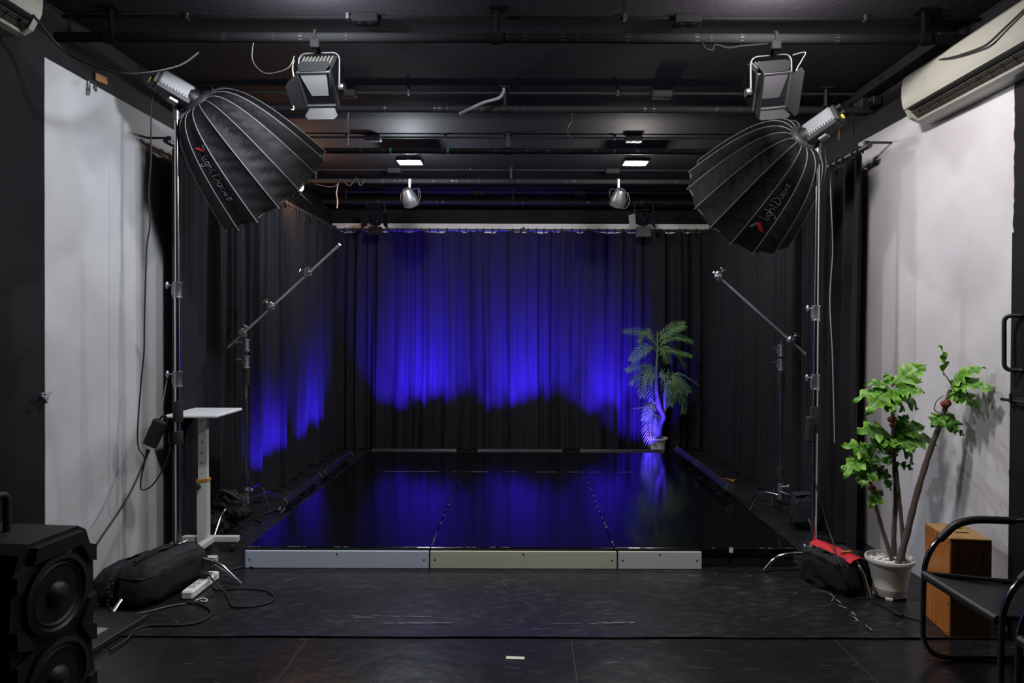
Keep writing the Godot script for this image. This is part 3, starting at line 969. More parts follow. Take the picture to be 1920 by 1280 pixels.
func theatre_light(c: Vector3, f: Vector3, roll: float, label: String, pz: float, spread: float) -> void:
	var t := thing("theatre_light", label, "theatre light", Vector3(c.x, 3.2, pz), "theatre floodlights on the nearest pipe")
	var bs := look(f, Vector3.UP).rotated(Vector3.BACK, roll)     # z faces out, y up
	var L := Transform3D(bs, c)
	var m := MB.new()
	m.xf = L
	# housing: wedge that narrows to the back
	m.prism(PackedVector2Array([Vector2(0, -0.09), Vector2(0.02, 0.095), Vector2(-0.13, 0.13), Vector2(-0.17, 0.05), Vector2(-0.13, -0.06)]), 0.2, Basis(Vector3(0, 0, 1), Vector3(0, 1, 0), Vector3(-1, 0, 0)), Vector3(0.1, 0, 0))
	put(m, "housing", M.black_shaded, t)
	for k in 9:
		m = MB.new()
		m.xf = L
		m.box(Vector3((k - 4) * 0.021, 0.121, -0.06), Vector3(0.009, 0.022, 0.1), 0.002, Basis(Vector3.RIGHT, 0.23))
		put(m, "cooling_fin", M.fin, t)
	m = MB.new()
	m.xf = L
	for s in [-1, 1]:
		m.box(Vector3(0.095 * s, 0, 0.012), Vector3(0.014, 0.2, 0.024), 0.003)
		m.box(Vector3(0, 0.094 * s, 0.012), Vector3(0.2, 0.014, 0.024), 0.003)
	put(m, "front_frame", M.black_metal, t)
	m = MB.new()
	m.xf = L
	m.box(Vector3(0, 0, 0.004), Vector3(0.176, 0.176, 0.004), 0.001)
	put(m, "glass", mat("0c0d0f", 0.25), t)
	m = MB.new()
	m.xf = L * Transform3D(Basis(Vector3.RIGHT, 0.12), Vector3(0, 0.085, 0.022))
	m.prism(PackedVector2Array([Vector2(-0.078, 0.0), Vector2(0.078, 0.0), Vector2(0.072, -0.03), Vector2(0.05, -0.125), Vector2(-0.05, -0.125), Vector2(-0.072, -0.03)]), -0.003)
	put(m, "reflector", M.lamp_mid if spread > 0.1 else M.grey_metal, t)
	for k in 4:
		m = MB.new()
		var fb := Basis(Vector3.BACK, PI / 2 * k)
		var hinge := fb * Vector3(0, 0.1, 0.024)
		var ang: float = [2.6, 0.35, 0.75, 0.35][k] if spread > 0.1 else [2.2, 0.15, 0.6, 0.15][k]
		var dirv := Vector3(0, sin(ang), cos(ang))
		var w0: float = 0.075 if k % 2 == 0 else 0.09
		var w1: float = 0.098 if k % 2 == 0 else 0.075
		var l: float = 0.07 if k % 2 == 0 else 0.1
		if spread < 0.1 and k % 2: w1 = 0.13
		m.xf = L * Transform3D(fb, hinge) * Transform3D(Basis(Vector3.RIGHT, dirv, Vector3.RIGHT.cross(dirv)), Vector3.ZERO)
		m.prism(PackedVector2Array([Vector2(-w0, 0.004), Vector2(w0, 0.004), Vector2(w1, l * 0.7), Vector2(w1 - 0.02, l), Vector2(-w1 + 0.02, l), Vector2(-w1, l * 0.7)]), 0.0025)
		put(m, "barn_door", M.black_shaded if k == 0 else M.flap_black if spread < 0.1 else M.flap_dark if k == 2 else M.black_shaded, t)
	m = MB.new()
	var x := bs.x
	var top := Vector3(c.x, c.y + 0.20, c.z - 0.01)
	var a := c + x * 0.122
	var b := c - x * 0.122
	m.tube(rounded([a, a + (top - c), b + (top - c), b], 0.05), 0.008, 8, true, 0.6)
	put(m, "yoke", M.grey_metal, t)
	for s in [a, b]:
		m = MB.new()
		m.lathe([Vector2(0, 0), Vector2(0.022, 0), Vector2(0.026, 0.01), Vector2(0.022, 0.03), Vector2(0, 0.03)], 12, along((s - c).normalized()), s)
		put(m, "yoke_knob", M.black_metal, t)
	m = MB.new()
	m.cyl(top, Vector3(c.x, 3.19, pz), 0.01, 8)
	var hook := []
	for i in 12: hook.append(Vector3(c.x, 3.2 + cos(i * 0.42 - 0.6) * 0.036, pz + sin(i * 0.42 - 0.6) * 0.036))
	m.tube(hook, 0.009, 8)
	m.box(Vector3(c.x, 3.16, pz + 0.02), Vector3(0.05, 0.05, 0.03), 0.004)
	put(m, "clamp", M.black_shaded, t)
	m = MB.new()
	var sx: float = (a.x if spread < 0.1 else b.x) + (0.03 if spread < 0.1 else -0.02)
	m.tube(curve([Vector3(sx, c.y + 0.16, c.z), Vector3(sx + (0.06 if spread < 0.1 else 0.0), c.y + 0.1, c.z + 0.02), Vector3(sx + 0.01, c.y + 0.02, c.z + 0.02), Vector3(sx, c.y - 0.09, c.z + 0.02), Vector3(sx - 0.008, c.y - 0.12, c.z + 0.02), Vector3(sx + 0.006, c.y - 0.125, c.z + 0.02), Vector3(sx + 0.002, c.y - 0.09, c.z + 0.02)] if spread > 0.1 else [Vector3(sx - 0.03, c.y + 0.2, c.z), Vector3(sx + 0.04, c.y + 0.215, c.z), Vector3(sx + 0.02, c.y + 0.17, c.z), Vector3(sx - 0.01, c.y + 0.11, c.z), Vector3(sx - 0.01, c.y + 0.02, c.z)], 5), 0.004, 6)
	put(m, "safety_cable", M.khaki if spread > 0.1 else M.steel, t)


func small_lamp(c: Vector3, f: Vector3, label: String, kind: int) -> void:
	var t := thing("silver_lamp", label, "theatre light", Vector3(c.x, 3.2, -7.5), "small silver lamps on the fourth pipe")
	var bs := along(f)
	var m := MB.new()
	m.lathe([Vector2(0.0, -0.11), Vector2(0.045, -0.11), Vector2(0.06, -0.085), Vector2(0.075, -0.03), Vector2(0.088, 0.0), Vector2(0.088, 0.075), Vector2(0.08, 0.075), Vector2(0.078, 0.02), Vector2(0.0, 0.0)], 20, bs, c)
	put(m, "lamp_body", M.steel, t)
	m = MB.new()
	for k in 3: m.lathe([Vector2(0.086, 0.0), Vector2(0.093, 0.004), Vector2(0.086, 0.008)], 20, bs, c + bs.y * (0.01 + k * 0.024))
	put(m, "rim_ring", M.grey_metal, t)
	m = MB.new()
	var x := bs.x if absf(bs.x.x) > absf(bs.z.x) else bs.z
	m.tube(rounded([c + x * 0.1, c + x * 0.1 + Vector3(0, 0.09, 0), c - x * 0.1 + Vector3(0, 0.09, 0), c - x * 0.1], 0.04), 0.007, 8, true, 0.5)
	m.tube(curve([c + x * 0.1 + Vector3(0, 0.09, 0), c + x * 0.12, c + x * 0.08 - Vector3(0, 0.09, 0), c - Vector3(0, 0.1, 0)], 6), 0.004, 6)
	put(m, "yoke", M.grey_metal, t)
	m = MB.new()
	m.box(Vector3(c.x, c.y + 0.15, c.z), Vector3(0.022, 0.12, 0.008), 0.002)
	m.cyl(Vector3(c.x, c.y + 0.08, c.z), Vector3(c.x, c.y + 0.1, c.z), 0.006, 8)
	put(m, "strap", M.white_plastic, t)
	m = MB.new()
	m.lathe([Vector2(0.0, -0.02), Vector2(0.034, -0.02), Vector2(0.034, 0.02), Vector2(0.0, 0.02)], 14, Basis(Vector3.BACK, PI / 2), Vector3(c.x, 3.2, -7.5))
	m.cyl(Vector3(c.x, 3.2, -7.5), Vector3(c.x, c.y + 0.21, c.z), 0.008, 8)
	put(m, "clamp", M.grey_metal, t)


func barn_lamp(c: Vector3, f: Vector3, label: String, pale: bool) -> void:
	var t := thing("barn_door_lamp", label, "theatre light", Vector3(c.x, 3.2, -8.75), "lamps with barn doors near the back curtain")
	var bs := look(f, Vector3.UP)
	var L := Transform3D(bs, c)
	var m := MB.new()
	m.xf = L
	m.lathe([Vector2(0.0, -0.18), Vector2(0.05, -0.18), Vector2(0.07, -0.14), Vector2(0.08, -0.03), Vector2(0.1, 0.0), Vector2(0.1, 0.05), Vector2(0.09, 0.05), Vector2(0.085, 0.02), Vector2(0.0, 0.015)], 20, Basis(Vector3.RIGHT, PI / 2))
	put(m, "lamp_body", M.black_metal, t)
	m = MB.new()
	m.xf = L
	m.lathe([Vector2(0.084, 0.03), Vector2(0.05, 0.044), Vector2(0.0, 0.05)], 20, Basis(Vector3.RIGHT, PI / 2))
	put(m, "lens", mat("14141c", 0.1), t)
	for k in 4:
		var fb := Basis(Vector3.BACK, PI / 2 * k)
		var ang: float = [0.9, 0.5, 0.5, 0.5][k]
		if pale: ang = [0.5, 0.5, 0.9, 0.45][k]
		var dv := Vector3(0, sin(ang), cos(ang))
		m = MB.new()
		m.xf = L * Transform3D(fb, fb * Vector3(0, 0.1, 0.05)) * Transform3D(Basis(Vector3.RIGHT, dv, Vector3.RIGHT.cross(dv)), Vector3.ZERO)
		m.prism(PackedVector2Array([Vector2(-0.08, 0), Vector2(0.08, 0), Vector2(0.1, 0.13), Vector2(-0.1, 0.13)]), 0.0025)
		put(m, "barn_door", M.lamp_grey if pale and k == 1 else M.black_metal, t)
	m = MB.new()
	var x := bs.x
	var top := c + Vector3(0, 0.19, 0)
	m.tube(rounded([c + x * 0.115, c + x * 0.115 + Vector3(0, 0.19, 0), c - x * 0.115 + Vector3(0, 0.19, 0), c - x * 0.115], 0.05), 0.008, 8, true, 0.5)
	m.cyl(top, Vector3(c.x, 3.2, -8.75), 0.01, 8)
	m.lathe([Vector2(0.0, -0.025), Vector2(0.036, -0.025), Vector2(0.036, 0.025), Vector2(0.0, 0.025)], 14, Basis(Vector3.BACK, PI / 2), Vector3(c.x, 3.2, -8.75))
	put(m, "yoke", M.grey_metal, t)


# ---------------------------------------------------------------- air conditioners
func air_conditioner(wall: float, s: float, z0: float, z1: float, y0: float, label: String) -> void:
	var t := thing("air_conditioner", label, "air conditioner", Vector3(wall - s * 0.1, y0, (z0 + z1) / 2))
	var bs := Basis(Vector3(-s, 0, 0), Vector3.UP, Vector3(0, 0, s))     # local x away from the wall, y up, z along it
	var at := Vector3(wall, y0, z0 if s > 0 else z1)
	var l := z1 - z0
	var m := MB.new()
	var prof := [Vector2(0.0, 0.3), Vector2(0.15, 0.3), Vector2(0.18, 0.292), Vector2(0.2, 0.27), Vector2(0.208, 0.22), Vector2(0.208, 0.16), Vector2(0.203, 0.115), Vector2(0.192, 0.085), Vector2(0.0, 0.085)]
	m.prism(PackedVector2Array(prof), l, bs, at)
	put(m, "cover", M.ac_white, t)
	m = MB.new()
	m.prism(PackedVector2Array([Vector2(0.0, 0.0), Vector2(0.085, 0.0), Vector2(0.12, 0.008), Vector2(0.125, 0.02), Vector2(0.07, 0.07), Vector2(0.0, 0.085)]), l, bs, at)
	m.prism(PackedVector2Array([Vector2(0.06, 0.012), Vector2(0.125, 0.012), Vector2(0.16, 0.03), Vector2(0.186, 0.078), Vector2(0.06, 0.084)]), 0.035 if s > 0 else 0.3, bs, at)
	m.prism(PackedVector2Array([Vector2(0.06, 0.012), Vector2(0.125, 0.012), Vector2(0.16, 0.03), Vector2(0.186, 0.078), Vector2(0.06, 0.084)]), 0.035, bs, at + bs.z * (l - 0.035))
	put(m, "lower_shell", M.ac_white, t)
	m = MB.new()
	m.prism(PackedVector2Array([Vector2(0.06, 0.05), Vector2(0.1, 0.05), Vector2(0.185, 0.084), Vector2(0.06, 0.084)]), l - 0.07, bs, at + bs.z * 0.035)
	put(m, "vent_recess", M.ac_dark, t)
	for k in 3:
		m = MB.new()
		m.xf = Transform3D(bs, at)
		m.box(Vector3(0.178 - k * 0.022, 0.074 - k * 0.021, l / 2), Vector3(0.026, 0.004, l - 0.075), 0.0015, Basis(Vector3.BACK, 0.5 + k * 0.1))
		put(m, "louver", M.ac_louver if k else M.ac_dark, t)
	for k in 12:
		m = MB.new()
		m.xf = Transform3D(bs, at)
		m.box(Vector3(0.138, 0.045, 0.08 + k * (l - 0.16) / 11.0), Vector3(0.05, 0.025, 0.003), 0.0, Basis(Vector3.BACK, 0.7))
		put(m, "vane", M.ac_louver, t)
	m = MB.new()
	m.xf = Transform3D(bs, at)
	m.box(Vector3(0.2085, 0.2, 0.24 if s > 0 else l - 0.24), Vector3(0.002, 0.012, 0.05), 0.0)
	put(m, "badge", M.label_grey, t)


func air_conditioners() -> void:
	air_conditioner(2.55, 1.0, -4.28, -3.1, 2.88, "white wall-mounted air conditioner high on the right wall")
	air_conditioner(-2.6, -1.0, -3.4, -2.3, 3.03, "white wall-mounted air conditioner at the upper left corner, mostly out of frame")


# ---------------------------------------------------------------- light stands with softboxes
func combo_stand(label: String, c: Vector3, top: float, lean: Vector3, hub: float, feet: Array, collars: Array, pads: Array, radii: Array) -> Node3D:
	var t := thing("light_stand", label, "light stand", c)
	var at := func(y: float) -> Vector3: return c + Vector3(0, y, 0) + lean * (y / top)
	var m: MB
	for f in feet:
		m = MB.new()
		var h := c + Vector3(0, hub + f[1], 0)
		var far: Vector3 = f[0]
		var d := (far - c) * Vector3(1, 0, 1)
		m.tube(rounded([h, h + d * f[2] + Vector3(0, -0.005, 0), far + Vector3(0, 0.012, 0)], 0.12, 8), 0.0125, 10)
		put(m, "leg", M.chrome, t)
	m = MB.new()
	m.lathe([Vector2(0.0, hub - 0.06), Vector2(0.024, hub - 0.06), Vector2(0.028, hub - 0.02), Vector2(0.028, hub + 0.05), Vector2(0.02, hub + 0.07)], 16, Basis(), c)
	m.tube([c + Vector3(-0.02, hub + 0.04, 0.01), c + Vector3(-0.055, hub + 0.045, 0.015)], 0.006, 8)
	m.ball(c + Vector3(-0.065, hub + 0.045, 0.017), Vector3(0.01, 0.024, 0.017), 10, 6)
	put(m, "leg_hub", M.cast, t)
	var ys := [hub]
	for y in collars: ys.append(y)
	ys.append(top)
	for i in ys.size() - 1:
		m = MB.new()
		m.cyl(at.call(ys[i]), at.call(ys[i + 1]), radii[i], 18)
		put(m, "pole", M.chrome, t)
	for y in collars:
		m = MB.new()
		m.lathe([Vector2(0.0, -0.05), Vector2(0.027, -0.05), Vector2(0.027, -0.042), Vector2(0.024, -0.04), Vector2(0.024, 0.036), Vector2(0.028, 0.04), Vector2(0.028, 0.05), Vector2(0.0, 0.05)], 18, Basis(), at.call(y))
		m.box(at.call(y) + Vector3(-0.026, 0.0, 0.004), Vector3(0.014, 0.07, 0.018), 0.003)
		put(m, "collar", M.cast, t)
		m = MB.new()
		m.cyl(at.call(y + 0.03), at.call(y + 0.03) + Vector3(-0.052, 0.0, 0.008), 0.0055, 8)
		m.ball(at.call(y + 0.03) + Vector3(-0.06, 0, 0.01), Vector3(0.009, 0.024, 0.014), 10, 6)
		put(m, "clamp_knob", M.cast, t)
	for p in pads:
		m = MB.new()
		m.lathe([Vector2(0.0, p[0]), Vector2(0.029, p[0]), Vector2(0.03, p[0] + 0.004), Vector2(0.03, p[1] - 0.004), Vector2(0.029, p[1]), Vector2(0.0, p[1])], 16, Basis(), c + lean * 0.3)
		put(m, "grip_wrap", M.strap, t)
	return t


const LETTERS := {
	"l": [[0.1, 1.0, 0.05, 0.5, 0.1, 0.05, 0.25, 0.0]],
	"i": [[0.1, 0.55, 0.08, 0.1, 0.2, 0.0], [0.12, 0.74, 0.14, 0.78]],
	"g": [[0.45, 0.5, 0.2, 0.55, 0.08, 0.3, 0.2, 0.05, 0.4, 0.15, 0.46, 0.5, 0.42, -0.2, 0.25, -0.45, 0.02, -0.35]],
	"h": [[0.1, 1.0, 0.06, 0.0], [0.07, 0.3, 0.25, 0.5, 0.4, 0.4, 0.42, 0.0]],
	"t": [[0.25, 0.9, 0.2, 0.1, 0.35, 0.0], [0.02, 0.6, 0.48, 0.65]],
	"D": [[0.2, 1.0, 0.14, 0.0], [0.0, 0.95, 0.5, 0.95, 0.8, 0.6, 0.7, 0.2, 0.4, 0.0, 0.05, 0.02]],
	"o": [[0.25, 0.5, 0.06, 0.3, 0.12, 0.06, 0.32, 0.03, 0.45, 0.25, 0.38, 0.46, 0.25, 0.5]],
	"m": [[0.05, 0.5, 0.05, 0.0], [0.05, 0.3, 0.18, 0.5, 0.28, 0.4, 0.28, 0.0], [0.28, 0.3, 0.42, 0.5, 0.52, 0.4, 0.52, 0.0]],
	"e": [[0.06, 0.26, 0.42, 0.3, 0.38, 0.48, 0.2, 0.5, 0.06, 0.26, 0.15, 0.03, 0.42, 0.08]],
	"I": [[0.15, 0.6, 0.13, 0.0], [0.0, 0.6, 0.3, 0.6], [0.0, 0.0, 0.28, 0.0]],
	"J": [[0.1, 0.6, 0.08, 0.0], [0.3, 0.6, 0.28, 0.0], [0.0, 0.6, 0.42, 0.6], [0.0, 0.0, 0.4, 0.0]],
}


func softbox(label: String, hub: Vector3, axis: Vector3, turn: float, R: float, depth: float, panel: int, outward: bool, u0: float, u1: float) -> void:
	var t := thing("softbox", label, "softbox", hub)
	var bs := look(axis, Vector3.UP)
	var nrib := 16
	var rib := func(k: float, u: float) -> Vector3:
		var a := TAU * k / nrib + turn
		var r := lerpf(0.085, R, pow(u, 0.64)) - 0.02 * smoothstep(0.85, 1.0, u) * 0.0
		return hub + bs * Vector3(cos(a) * r, sin(a) * r, depth * pow(u, 1.6))
	var surf := func(k: int, w: float, u: float) -> Vector3:
		var p: Vector3 = rib.call(k, u).lerp(rib.call(k + 1, u), w)
		var mid := hub + axis.normalized() * (depth * pow(u, 1.6))
		var sag := 4.0 * w * (1.0 - w)
		var wr := 0.006 * noise.get_noise_2d(u * 22.0 + k * 9.0, w * 2.0 + k) + 0.0045 * sin(u * 60.0 + 6.0 * noise.get_noise_2d(u * 4.0, k * 3.0) + w * 5.0) * smoothstep(0.15, 0.4, u)
		return p + (mid - p).normalized() * (0.014 * sag * smoothstep(0.0, 0.3, u) + wr * sag)
	var m: MB
	for k in nrib:
		m = MB.new()
		m.grid(44, 8, func(u: float, w: float) -> Vector3: return surf.call(k, w, u))
		put(m, "fabric_panel", M.dome, t)
		m = MB.new()
		var pts := []
		for i in 25: pts.append(rib.call(k, i / 24.0))
		pts.append(rib.call(k, 1.0) + axis.normalized() * 0.015)
		m.tube(pts, 0.0032, 6)
		put(m, "rib", M.piping, t)
		m = MB.new()
		var vs := []
		for i in 5: vs.append(surf.call(k, 0.6 + 0.075 * i, 0.992) + axis.normalized() * 0.004)
		m.tube(vs, 0.0035, 5, true, 0.6)
		put(m, "velcro_strip", M.piping, t)
	m = MB.new()
	for k in nrib:
		m.tube([rib.call(k, 1.0), surf.call(k, 0.5, 1.0), rib.call(k + 1, 1.0)], 0.003, 5)
	put(m, "rim_edge", M.strap, t)
	m = MB.new()
	m.lathe([Vector2(0.05, -0.03), Vector2(0.075, -0.03), Vector2(0.095, -0.012), Vector2(0.098, 0.012), Vector2(0.08, 0.02), Vector2(0.05, 0.02)], 32, bs * Basis(Vector3.RIGHT, PI / 2), hub)
	put(m, "mount_ring", M.grey_metal, t)
	m = MB.new()
	var dn := hub + axis.normalized() * depth * 0.86
	m.lathe([Vector2(0.0, 0.0), Vector2(R * 0.86, 0.004)], 32, bs * Basis(Vector3.RIGHT, PI / 2), dn)
	put(m, "diffuser", M.white_plastic, t)
	# the lettering and the angular emblem, printed along one panel
	m = MB.new()
	var word := "light DomeJ"
	var wid := {"l": 0.3, "i": 0.28, "g": 0.55, "h": 0.5, "t": 0.5, " ": 0.12, "D": 0.9, "o": 0.5, "m": 0.62, "e": 0.62, "J": 0.4}
	var total := 0.0
	for ch in word: total += wid[ch]
	var x := 0.0
	var spot := func(px: float, py: float, lift: float) -> Vector3:
		var u := lerpf(u0, u1, px) if outward else lerpf(u1, u0, px)
		var w := 0.5 - py * (1.0 if outward else -1.0)
		var p: Vector3 = surf.call(panel, w, u)
		return p + (p - (hub + axis.normalized() * depth * pow(u, 1.6))).normalized() * lift
	for ch in word:
		if LETTERS.has(ch):
			for st in LETTERS[ch]:
				var pts := []
				for i in range(0, st.size(), 2): pts.append(Vector3((x + st[i]) / total, (st[i + 1] - 0.4), 0))
				var q := []
				for p in curve(pts, 4): q.append(spot.call(0.2 + 0.8 * p.x, p.y * 0.42 * (1.15 if x < total * 0.75 else 0.9), 0.004))
				m.tube(q, 0.0018, 5)
		x += wid[ch]
	put(m, "lettering", M.print, t)
	for part in [["emblem_bar", "print", [[0.0, 0.36], [0.0, 0.2], [0.13, 0.02], [0.13, 0.2]]], ["emblem_wing", "red", [[0.0, -0.3], [0.0, -0.12], [0.065, 0.1], [0.13, 0.2], [0.13, 0.02]]]]:
		m = MB.new()
		var pts := []
		for q in part[2]: pts.append(spot.call(q[0], q[1] * 1.1, 0.0045))
		var nn: Vector3 = (pts[1] - pts[0]).cross(pts[2] - pts[0]).normalized()
		for i in range(1, pts.size() - 1): m.tri(pts[0], pts[i], pts[i + 1], nn, nn, nn)
		put(m, part[0], M[part[1]], t)


func lamp_head(label: String, hub: Vector3, axis: Vector3, stand_top: Vector3, side: float) -> void:
	var t := thing("lamp_head", label, "studio lamp", stand_top)
	var bs := look(axis, Vector3.UP)
	var c := hub - axis.normalized() * 0.14
	var m := MB.new()
	m.box(c, Vector3(0.108, 0.118, 0.2), 0.012, bs)
	put(m, "lamp_body", M.cast_paint, t)
	m = MB.new()
	m.box(c - bs.y * 0.05, Vector3(0.114, 0.035, 0.205), 0.006, bs)
	for k in 10: m.box(c - bs.y * 0.03 + bs.z * (k - 4.5) * 0.018, Vector3(0.116, 0.014, 0.006), 0.0, bs)
	put(m, "vent_strip", M.black_metal, t)
	m = MB.new()
	m.box(c - bs.z * 0.112, Vector3(0.1, 0.11, 0.03), 0.008, bs)
	m.cyl(c - bs.z * 0.12 + bs.y * 0.03 + bs.x * 0.02, c - bs.z * 0.155 + bs.y * 0.03 + bs.x * 0.02, 0.014, 12)
	m.cyl(c - bs.z * 0.12 - bs.x * 0.02, c - bs.z * 0.15 - bs.x * 0.02, 0.012, 12)
	put(m, "back_panel", M.black_metal, t)
	m = MB.new()
	m.box(c - bs.z * 0.132 - bs.y * 0.035, Vector3(0.032, 0.032, 0.012), 0.004, bs)
	put(m, "yellow_socket", mat("c9b62a", 0.5), t)
	m = MB.new()
	m.lathe([Vector2(0.0, -0.055), Vector2(0.06, -0.055), Vector2(0.068, -0.03), Vector2(0.068, 0.0), Vector2(0.0, 0.0)], 24, bs * Basis(Vector3.RIGHT, PI / 2), hub - axis.normalized() * 0.01)
	put(m, "mount", M.black_metal, t)
	m = MB.new()
	var pv := c - bs.y * 0.075 + bs.z * 0.02
	m.tube([stand_top - Vector3(0, 0.03, 0), stand_top + Vector3(0, 0.05, 0), pv], 0.013, 10)
	m.box(pv, Vector3(0.06, 0.035, 0.06), 0.006, bs)
	m.lathe([Vector2(0.0, -0.045), Vector2(0.022, -0.045), Vector2(0.024, 0.05), Vector2(0.0, 0.05)], 14, Basis(), stand_top)
	m.tube([stand_top + Vector3(0, 0.01, 0), stand_top + Vector3(0.06 * side, 0.02, 0.02), stand_top + Vector3(0.075 * side, 0.05, 0.02)], 0.006, 8)
	put(m, "tilt_bracket", M.steel, t)


func light_stands() -> void:
	M.cast_paint = mat("74777a", 0.45, 0.1)
	M.chrome.anisotropy_enabled = false
	var cl := Vector3(-2.19, 0, -4.3)
	combo_stand("tall chrome light stand beside the left white wall, black bag on its legs", cl, 2.92, Vector3(0.0, 0, 0), 0.15, [[Vector3(-1.752, -0.000, -4.198), 0.0, 0.62], [Vector3(-2.285, 0.000, -3.771), 0.02, 0.6], [Vector3(-2.48, 0, -4.72), -0.02, 0.6]], [1.83, 1.27], [[1.0, 1.13], [0.86, 0.94]], [0.0195, 0.0175, 0.015])
	var axl := Vector3(0.459, -0.669, -0.585)
	lamp_head("grey studio lamp head tilted on top of the left chrome stand", Vector3(-2.061, 3.012, -4.300), Vector3(0.707, -0.389, -0.591), Vector3(-2.19, 2.94, -4.3), 1.0)
	softbox("large black ribbed dome softbox on the left, facing the stage", Vector3(-2.048, 3.012, -4.300), axl, 0.26, 0.435, 0.68, 10, true, 0.42, 0.84)
	var cr := Vector3(1.89, 0, -4.45)
	combo_stand("tall chrome light stand on the right, red-strapped bag on its leg", cr, 2.72, Vector3(0.005, 0, 0), 0.13, [[Vector3(1.568, 0.000, -4.455), 0.0, 0.7], [Vector3(2.032, 0.000, -4.003), 0.08, 0.84], [Vector3(2.12, 0, -4.85), -0.02, 0.6]], [1.25, 1.70], [[0.92, 1.09]], [0.0195, 0.0175, 0.015])
	var axr := Vector3(-0.341, -0.500, -0.796)
	lamp_head("grey studio lamp head with a yellow socket on top of the right chrome stand", Vector3(1.794, 2.832, -4.450), Vector3(-0.609, -0.428, -0.667), Vector3(1.895, 2.74, -4.45), -1.0)
	softbox("large black ribbed dome softbox on the right, its round back towards the viewer", Vector3(1.801, 2.838, -4.450), axr, 0.21, 0.455, 0.66, 12, false, 0.42, 0.84)


# ---------------------------------------------------------------- stands with booms
func grip_head(t: Node3D, c: Vector3, way: Vector3, knob: Vector3) -> void:
	var m := MB.new()
	var bs := along(way)
	m.lathe([Vector2(0.0, -0.03), Vector2(0.026, -0.03), Vector2(0.034, -0.02), Vector2(0.034, -0.003), Vector2(0.03, 0.0), Vector2(0.034, 0.003), Vector2(0.034, 0.02), Vector2(0.026, 0.03), Vector2(0.0, 0.03)], 18, bs, c)
	m.cyl(c, c + bs.y * 0.055, 0.008, 10)
	put(m, "grip_head", M.cast, t)
	m = MB.new()
	var k := c + knob.normalized() * 0.06
	m.cyl(c, k, 0.007, 8)
	m.tube([k - knob.cross(way).normalized() * 0.026, k, k + knob.cross(way).normalized() * 0.026], [0.006, 0.010, 0.006], 8)
	put(m, "t_handle", M.cast, t)


func boom_stand(label: String, c: Vector3, hub: float, top: float, feet: Array, collars: Array, pads: Array, boom: Array, heads: Array) -> void:
	var t := thing("boom_stand", label, "boom stand", c)
	var m: MB
	var i := 0
	for f in feet:
		m = MB.new()
		var h := c + Vector3(0, hub - 0.05 + 0.03 * i, 0)
		var d: Vector3 = (f - c) * Vector3(1, 0, 1)
		m.tube(rounded([h, h + d * 0.68, f + Vector3(0, 0.012, 0)], 0.12, 8), 0.0125, 10)
		put(m, "leg", M.chrome, t)
		i += 1
	m = MB.new()
	m.lathe([Vector2(0.0, hub - 0.08), Vector2(0.022, hub - 0.08), Vector2(0.022, hub + 0.05), Vector2(0.0, hub + 0.05)], 14, Basis(), c)
	m.tube([c + Vector3(0.0, hub + 0.03, 0.02), c + Vector3(0.05, hub + 0.035, 0.03)], 0.006, 8)
	m.ball(c + Vector3(0.055, hub + 0.035, 0.03), Vector3(0.009, 0.018, 0.013), 8, 6)
	put(m, "leg_hub", M.cast, t)
	var ys := [hub]
	for y in collars: ys.append(y)
	ys.append(top)
	for k in ys.size() - 1:
		m = MB.new()
		m.cyl(c + Vector3(0, ys[k], 0), c + Vector3(0, ys[k + 1], 0), 0.0135 - 0.002 * k, 14)
		put(m, "pole", M.chrome, t)
	for y in collars:
		m = MB.new()
		m.lathe([Vector2(0.0, -0.052), Vector2(0.03, -0.052), Vector2(0.03, -0.044), Vector2(0.024, -0.042), Vector2(0.022, 0.03), Vector2(0.03, 0.034), Vector2(0.03, 0.044), Vector2(0.0, 0.044)], 16, Basis(), c + Vector3(0, y, 0))
		m.box(c + Vector3(-0.028, y, 0), Vector3(0.014, 0.06, 0.02), 0.003)
		put(m, "collar", M.cast, t)
		m = MB.new()
		m.tube([c + Vector3(-0.02, y + 0.02, 0), c + Vector3(-0.055, y + 0.022, 0.01), c + Vector3(-0.075, y + 0.014, 0.02)], [0.006, 0.007, 0.01], 8)
		put(m, "clamp_knob", M.cast, t)
	for p in pads:
		m = MB.new()
		m.lathe([Vector2(0.0, p[0]), Vector2(0.026, p[0]), Vector2(0.026, p[1]), Vector2(0.0, p[1])], 14, Basis(), c)
		put(m, "grip_wrap", M.strap, t)
	m = MB.new()
	m.cyl(boom[0], boom[1], 0.0105, 12)
	put(m, "boom_arm", M.boom, t)
	for h in heads: grip_head(t, boom[0].lerp(boom[1], h[0]) + h[1], h[2], h[3])


